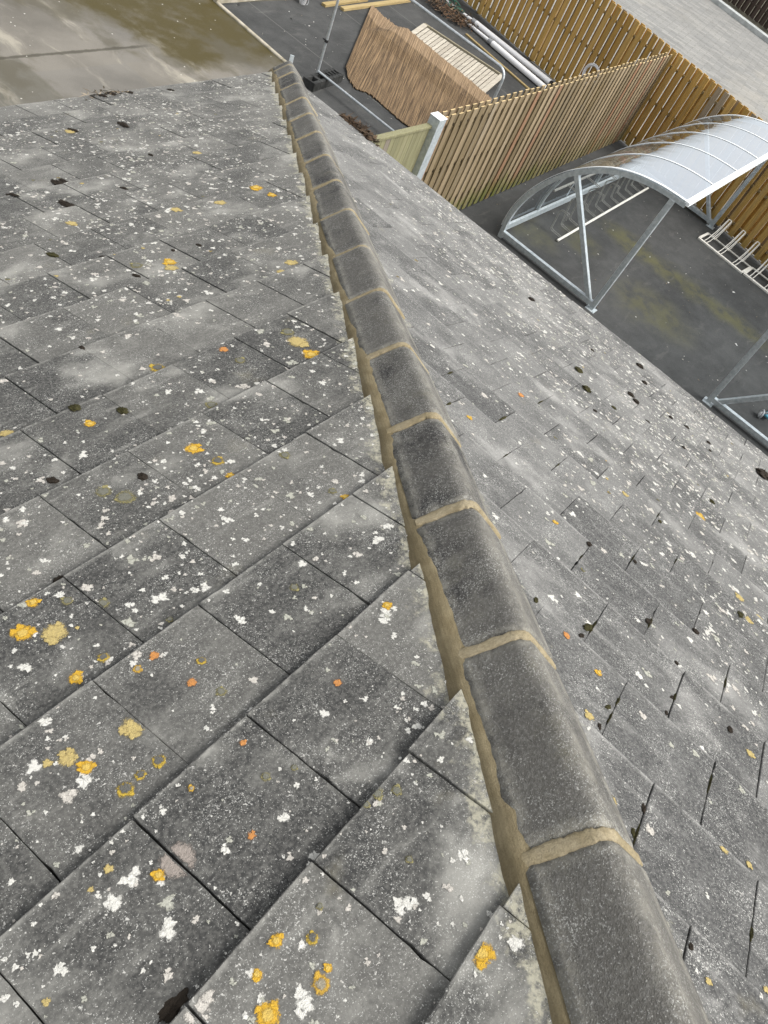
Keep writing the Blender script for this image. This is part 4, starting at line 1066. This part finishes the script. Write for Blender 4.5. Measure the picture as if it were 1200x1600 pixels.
pn = thing('wooden_panel', 'silvered wooden fence panel lying flat, half covered by reed screening', 'fence panel', (15.0, 7.9, 0))
P0, P1, P2, P3 = Vector((15.62, 9.10, .10)), Vector((15.90, 7.12, .10)), Vector((13.98, 6.62, .05)), Vector((14.02, 8.62, .05))
def pq(u, v): return P0.lerp(P1, u).lerp(P3.lerp(P2, u), v)      # u along the long side, v along the slats
mb = MB(); r_ = random.Random(12)
for k in range(21):
    u = .045 + .91 * (k + .5) / 21; a, b = pq(u, .02), pq(u, .98)
    mb.beam(a + Vector((0, 0, r_.uniform(0, .006))), b + Vector((0, 0, r_.uniform(0, .006))), .070, .014, tone=r_.random() * .85, bev=.002)
mb.build('slats', MAT_PANEL, pn)
for a, b in ((pq(0.015, -.01), pq(0.015, 1.01)), (pq(.985, -.01), pq(.985, 1.01))):
    mb = MB(); mb.beam(a + Vector((0, 0, .018)), b + Vector((0, 0, .018)), .10, .03, tone=.6, bev=.004); mb.build('end_board', MAT_PANEL, pn)
for v in (-.012, 1.012):
    mb = MB(); mb.beam(pq(0, v), pq(1, v), .04, .075, tone=.5, bev=.004); mb.build('frame_bar', MAT_PANELFRAME, pn)
for v in (.25, .75):
    mb = MB(); mb.beam(pq(.03, v) - Vector((0, 0, .025)), pq(.97, v) - Vector((0, 0, .025)), .06, .03, tone=.5); mb.build('batten', MAT_PANELFRAME, pn)

# reed screening: a long mat of stems, folded over the panel's lower edge
mb = MB(); NU, NV = 300, 26; uv = []; r_ = random.Random(2); vs = []
TOPL = [(0, 14.98, 10.02), (.22, 14.90, 8.95), (.45, 14.78, 7.80), (.70, 14.66, 6.65), (1, 14.5, 5.15)]
BOTL = [(0, 12.10, 8.22), (.05, 11.84, 7.95), (.13, 11.70, 7.62), (.16, 11.88, 7.45), (.34, 11.78, 6.65), (.6, 11.9, 5.7), (1, 12.2, 4.9)]
def pl(T, u):
    for a, b in zip(T[:-1], T[1:]):
        if u <= b[0]: f = (u - a[0]) / (b[0] - a[0]); return Vector((a[1] + (b[1] - a[1]) * f, a[2] + (b[2] - a[2]) * f, 0))
    return Vector((T[-1][1], T[-1][2], 0))
for i in range(NU + 1):
    u = i / NU; a, b = pl(BOTL, u), pl(TOPL, u)
    j0 = r_.uniform(-.003, .008) if r_.random() < .93 else -.018; j1 = r_.uniform(.988, 1.006) if r_.random() < .94 else 1.02
    stemz = r_.uniform(0, .008)
    for j in range(NV + 1):
        v = j0 + (j1 - j0) * j / NV; p = a.lerp(b, v)
        on = 1 if p.y < 9.0 else max(0, 1 - (p.y - 9.0) / .25)
        lift = max(0, min(1, (p.x - 13.72) / .26)); lift = lift * lift * (3 - 2 * lift) * on
        p.z = .022 + .095 * lift + stemz + 0.012 * max(0, mn.noise(Vector((u * 9, v * 2.2, 0)))) + .05 * max(0, 1 - u / .06) * .5
        vs.append(p); uv.append((u * 1.0, v))
fs = [(i * (NV + 1) + j, (i + 1) * (NV + 1) + j, (i + 1) * (NV + 1) + j + 1, i * (NV + 1) + j + 1) for i in range(NU) for j in range(NV)]
n0 = len(vs); vs2 = [(p.x, p.y, p.z - .012) for p in vs]
fs += [tuple(n0 + t for t in reversed(f)) for f in fs[:]]
for i in range(NU):
    for j in (0, NV):
        a_, b_ = i * (NV + 1) + j, (i + 1) * (NV + 1) + j; fs.append((a_, b_, n0 + b_, n0 + a_) if j == NV else (b_, a_, n0 + a_, n0 + b_))
for j in range(NV):
    for i in (0, NU):
        a_, b_ = i * (NV + 1) + j, i * (NV + 1) + j + 1; fs.append((b_, a_, n0 + a_, n0 + b_) if i == NU else (a_, b_, n0 + b_, n0 + a_))
mb.add([tuple(p) for p in vs] + vs2, fs, .5, False); mb.uv = uv + uv
o = mb.build('reed_screen', MAT_REED); recentre(o, (13.3, 7.4, 0)); tag(o, 'brown reed screening mat unrolled on the tarmac over the wooden panel', 'reed screen')

# ------------------------------------------------------------------ loose things in the far corner
def plank(a, b, wd, th, label, seed, zc):
    mb = MB(); mb.beam((*a, zc), (*b, zc), wd, th, tone=.3 + .4 * random.Random(seed).random(), bev=.004); o = mb.build('timber_plank', MAT_PLANK); recentre(o, (a[0], a[1], 0))
    return tag(o, label, 'plank')
plank((13.60, 10.14), (15.1, 10.27), .10, .05, 'yellow timber plank on the tarmac, the farther of the pair by the planting bed', 1, .027)
plank((13.97, 9.97), (16.5, 10.16), .10, .05, 'long yellow timber plank on the tarmac, the nearer of the pair by the planting bed', 2, .027)
plank((16.90, 8.78), (16.44, 6.45), .06, .03, 'thin yellow timber strip lying alongside the white pipes', 3, .017)
def pipe(label, a, b, c_, loc):
    root = thing('drain_pipe', label, 'pipe', loc, 'white pipes beside the golden fence')
    a, b, c_ = Vector(a), Vector(b), Vector(c_); d = (b - a).normalized()
    mb = MB(); mb.tube([a, b], .062, 18); mb.build('pipe', MAT_WHITEPLASTIC, root)
    mb = MB(); mb.tube([a - d * .12, a + d * .05], .058, 18); mb.build('collar', MAT_GREYPLASTIC, root)
    mb = MB(); mb.tube([c_, a - d * .1], .034, 14); mb.build('spigot', MAT_WHITEPLASTIC, root)
    mb = MB(); mb.tube([b - d * .01, b + d * .05], .05, 18); mb.build('end_cap', MAT_BLACK, root)
    return root
pipe('white drain pipe lying closest to the golden fence', (17.66, 9.05, .065), (17.40, 6.72, .065), (17.76, 10.0, .04), (17.5, 7.9, 0))
pipe('white drain pipe with a grey collar lying farther from the golden fence', (17.25, 8.28, .065), (16.92, 6.45, .065), (17.43, 9.2, .04), (17.1, 7.4, 0))
mb = MB(); r_ = random.Random(4); pts = []
for k in range(60):
    a = k * .42; pts.append((17.62 + .16 * math.cos(a) + r_.uniform(-.05, .05), 9.65 + .24 * math.sin(a * 1.13) + r_.uniform(-.05, .05), .12 + .05 * math.sin(k * .9)))
mb.tube(pts, .011, 5); o = mb.build('green_cord', MAT_GREENCORD); recentre(o, (17.62, 9.65, 0)); tag(o, 'tangled green cord on the leaf heap by the golden fence', 'cord')
# coil of white hose hung on the inside of the golden fence
mb = MB(); d1 = Vector((.2365, 1, 0)).normalized(); nn = Vector((-d1.y, d1.x, 0)); c = Vector((fx(5.99), 5.99, .62)) + nn * .10
for k in range(4):
    R_ = .17 + .013 * k
    mb.tube([c + nn * (.012 * (k % 2)) + d1 * (math.cos(2 * PI * i / 32) * R_) + Vector((0, 0, math.sin(2 * PI * i / 32) * R_)) for i in range(32)], .012, 6, closed=True)
o = mb.build('hose_coil', MAT_WHITEPLASTIC); recentre(o, (c.x, c.y, c.z - .22)); tag(o, 'coil of white hose hanging on the golden fence behind the slatted fence', 'hose')
# white pot by the bed edging
pt = thing('plastic_pot', 'white plastic pot with debris beside the bed edging', 'pot', (13.12, 10.26, 0))
mb = MB(); prof = [(.055, 0), (.062, .01), (.078, .16), (.088, .165), (.088, .185), (.074, .185), (.06, .03), (0, .03)]; n = 20; vs = []
for r0, z in prof:
    for k in range(n): a = 2 * PI * k / n; vs.append((13.12 + math.cos(a) * r0, 10.26 + math.sin(a) * r0, z))
mb.add(vs, [(i * n + k, i * n + (k + 1) % n, (i + 1) * n + (k + 1) % n, (i + 1) * n + k) for i in range(len(prof) - 1) for k in range(n)] + [tuple(reversed(range(n)))], .5, True); mb.build('tub', MAT_WHITEPLASTIC, pt)
mb = MB(); mb.tube(arc_path([(13.04, 10.26, .17), (13.0, 10.20, .08), (13.12, 10.14, .03), (13.22, 10.2, .08), (13.20, 10.26, .17)], .04), .004, 6); mb.build('handle', MAT_GREYPLASTIC, pt)
# low timber posts in the bed
for k, (x, y, lab) in enumerate(((11.10, 10.62, 'short brown timber post at the corner of the planting bed'), (12.35, 10.80, 'short brown timber post midway along the planting bed edging'))):
    mb = MB(); mb.box((x, y, .30), (.13, .13, .60), rz=.1, tone=.4, bev=.008); o = mb.build('timber_post', MAT_F1RAIL); recentre(o, (x, y, 0)); tag(o, lab, 'post')
leaf_heap('leaf_litter', 'dark leaf litter over the planting bed', [(11.3, 10.8, .02), (13.5, 11.0, .02), (16.5, 11.3, .02)], 900, BROWN + [(.25, .22, .12)], 16, .22, .03)
# kick scooter lying on its side under the second shelter
sc = thing('kick_scooter', 'blue kick scooter lying at the right edge of the yard', 'scooter', (11.7, -1.05, 0))
mb = MB(); mb.beam((11.44, -.97, .07), (11.98, -1.12, .07), .11, .03, bev=.01); mb.build('deck', MAT_BLUE, sc)
for nm, (x, y) in (('wheel', (11.42, -.90)), ('wheel', (12.1, -1.16))):
    mb = MB()
    mb.tube([(x + .055 * math.cos(2 * PI * i / 20), y + .020 * math.cos(2 * PI * i / 20), .07 + .055 * math.sin(2 * PI * i / 20)) for i in range(20)], .016, 8, closed=True)
    wo_ = mb.build(nm, MAT_GREYPLASTIC, sc)
    mb = MB(); mb.tube([(x - .008, y + .022, .07), (x + .008, y - .022, .07)], .022, 10)
    for i in range(5): mb.beam((x, y, .07), (x + .05 * math.cos(1.256 * i), y + .018 * math.cos(1.256 * i), .07 + .05 * math.sin(1.256 * i)), .012, .012)
    mb.build('hub', MAT_WHITEPLASTIC, wo_)
mb = MB(); mb.tube([(11.46, -.94, .09), (11.42, -1.10, .30), (11.36, -1.42, .62)], .017, 8); mb.build('stem', MAT_GALV_TUBE, sc)
mb = MB(); mb.tube([(11.20, -1.36, .62), (11.52, -1.48, .62)], .014, 8); mb.build('handlebar', MAT_BLACK, sc)
# grit and scraps of paper on the tarmac
gr = random.Random(77); vs = []; fs = []; cs = []
def scrap(x, y, L, c):
    b = len(vs); a = gr.uniform(0, 6.3); W_ = L * gr.uniform(.3, .8); z = .005
    for dx, dy, dz in ((-L, -W_, 0), (L, -W_ * .6, .006), (L * .8, W_, .002), (-L * .7, W_ * .8, .008)):
        vs.append((x + dx * math.cos(a) - dy * math.sin(a), y + dx * math.sin(a) + dy * math.cos(a), z + dz))
    fs.append((b, b + 1, b + 2, b + 3)); cs.append(c)
for _ in range(260):
    x, y = gr.uniform(10.95, 17.0), gr.uniform(-2, 10.3)
    scrap(x, y, gr.uniform(.006, .016), gr.choice(((.5, .49, .45), (.33, .32, .28), (.6, .58, .52), (.25, .2, .13))))
for px_, py_, L in ((1150, 539, .035), (1146, 457, .03), (1044, 442, .02), (1015, 402, .018), (455, 30, .03), (490, 35, .025), (483, 41, .02), (452, 19, .022), (478, 62, .018), (478, 71, .02), (494, 60, .018)):
    p = gp(px_, py_); scrap(p.x, p.y, L, (.62, .61, .58) if px_ != 455 else (.02, .02, .02))
mb = MB(); mb.add(vs, fs, .5); o = mb.build('ground_litter', MAT_LEAF); set_col(o, cs); tag(o, 'scattered pale grit and paper scraps on the tarmac', 'litter', kind='stuff')
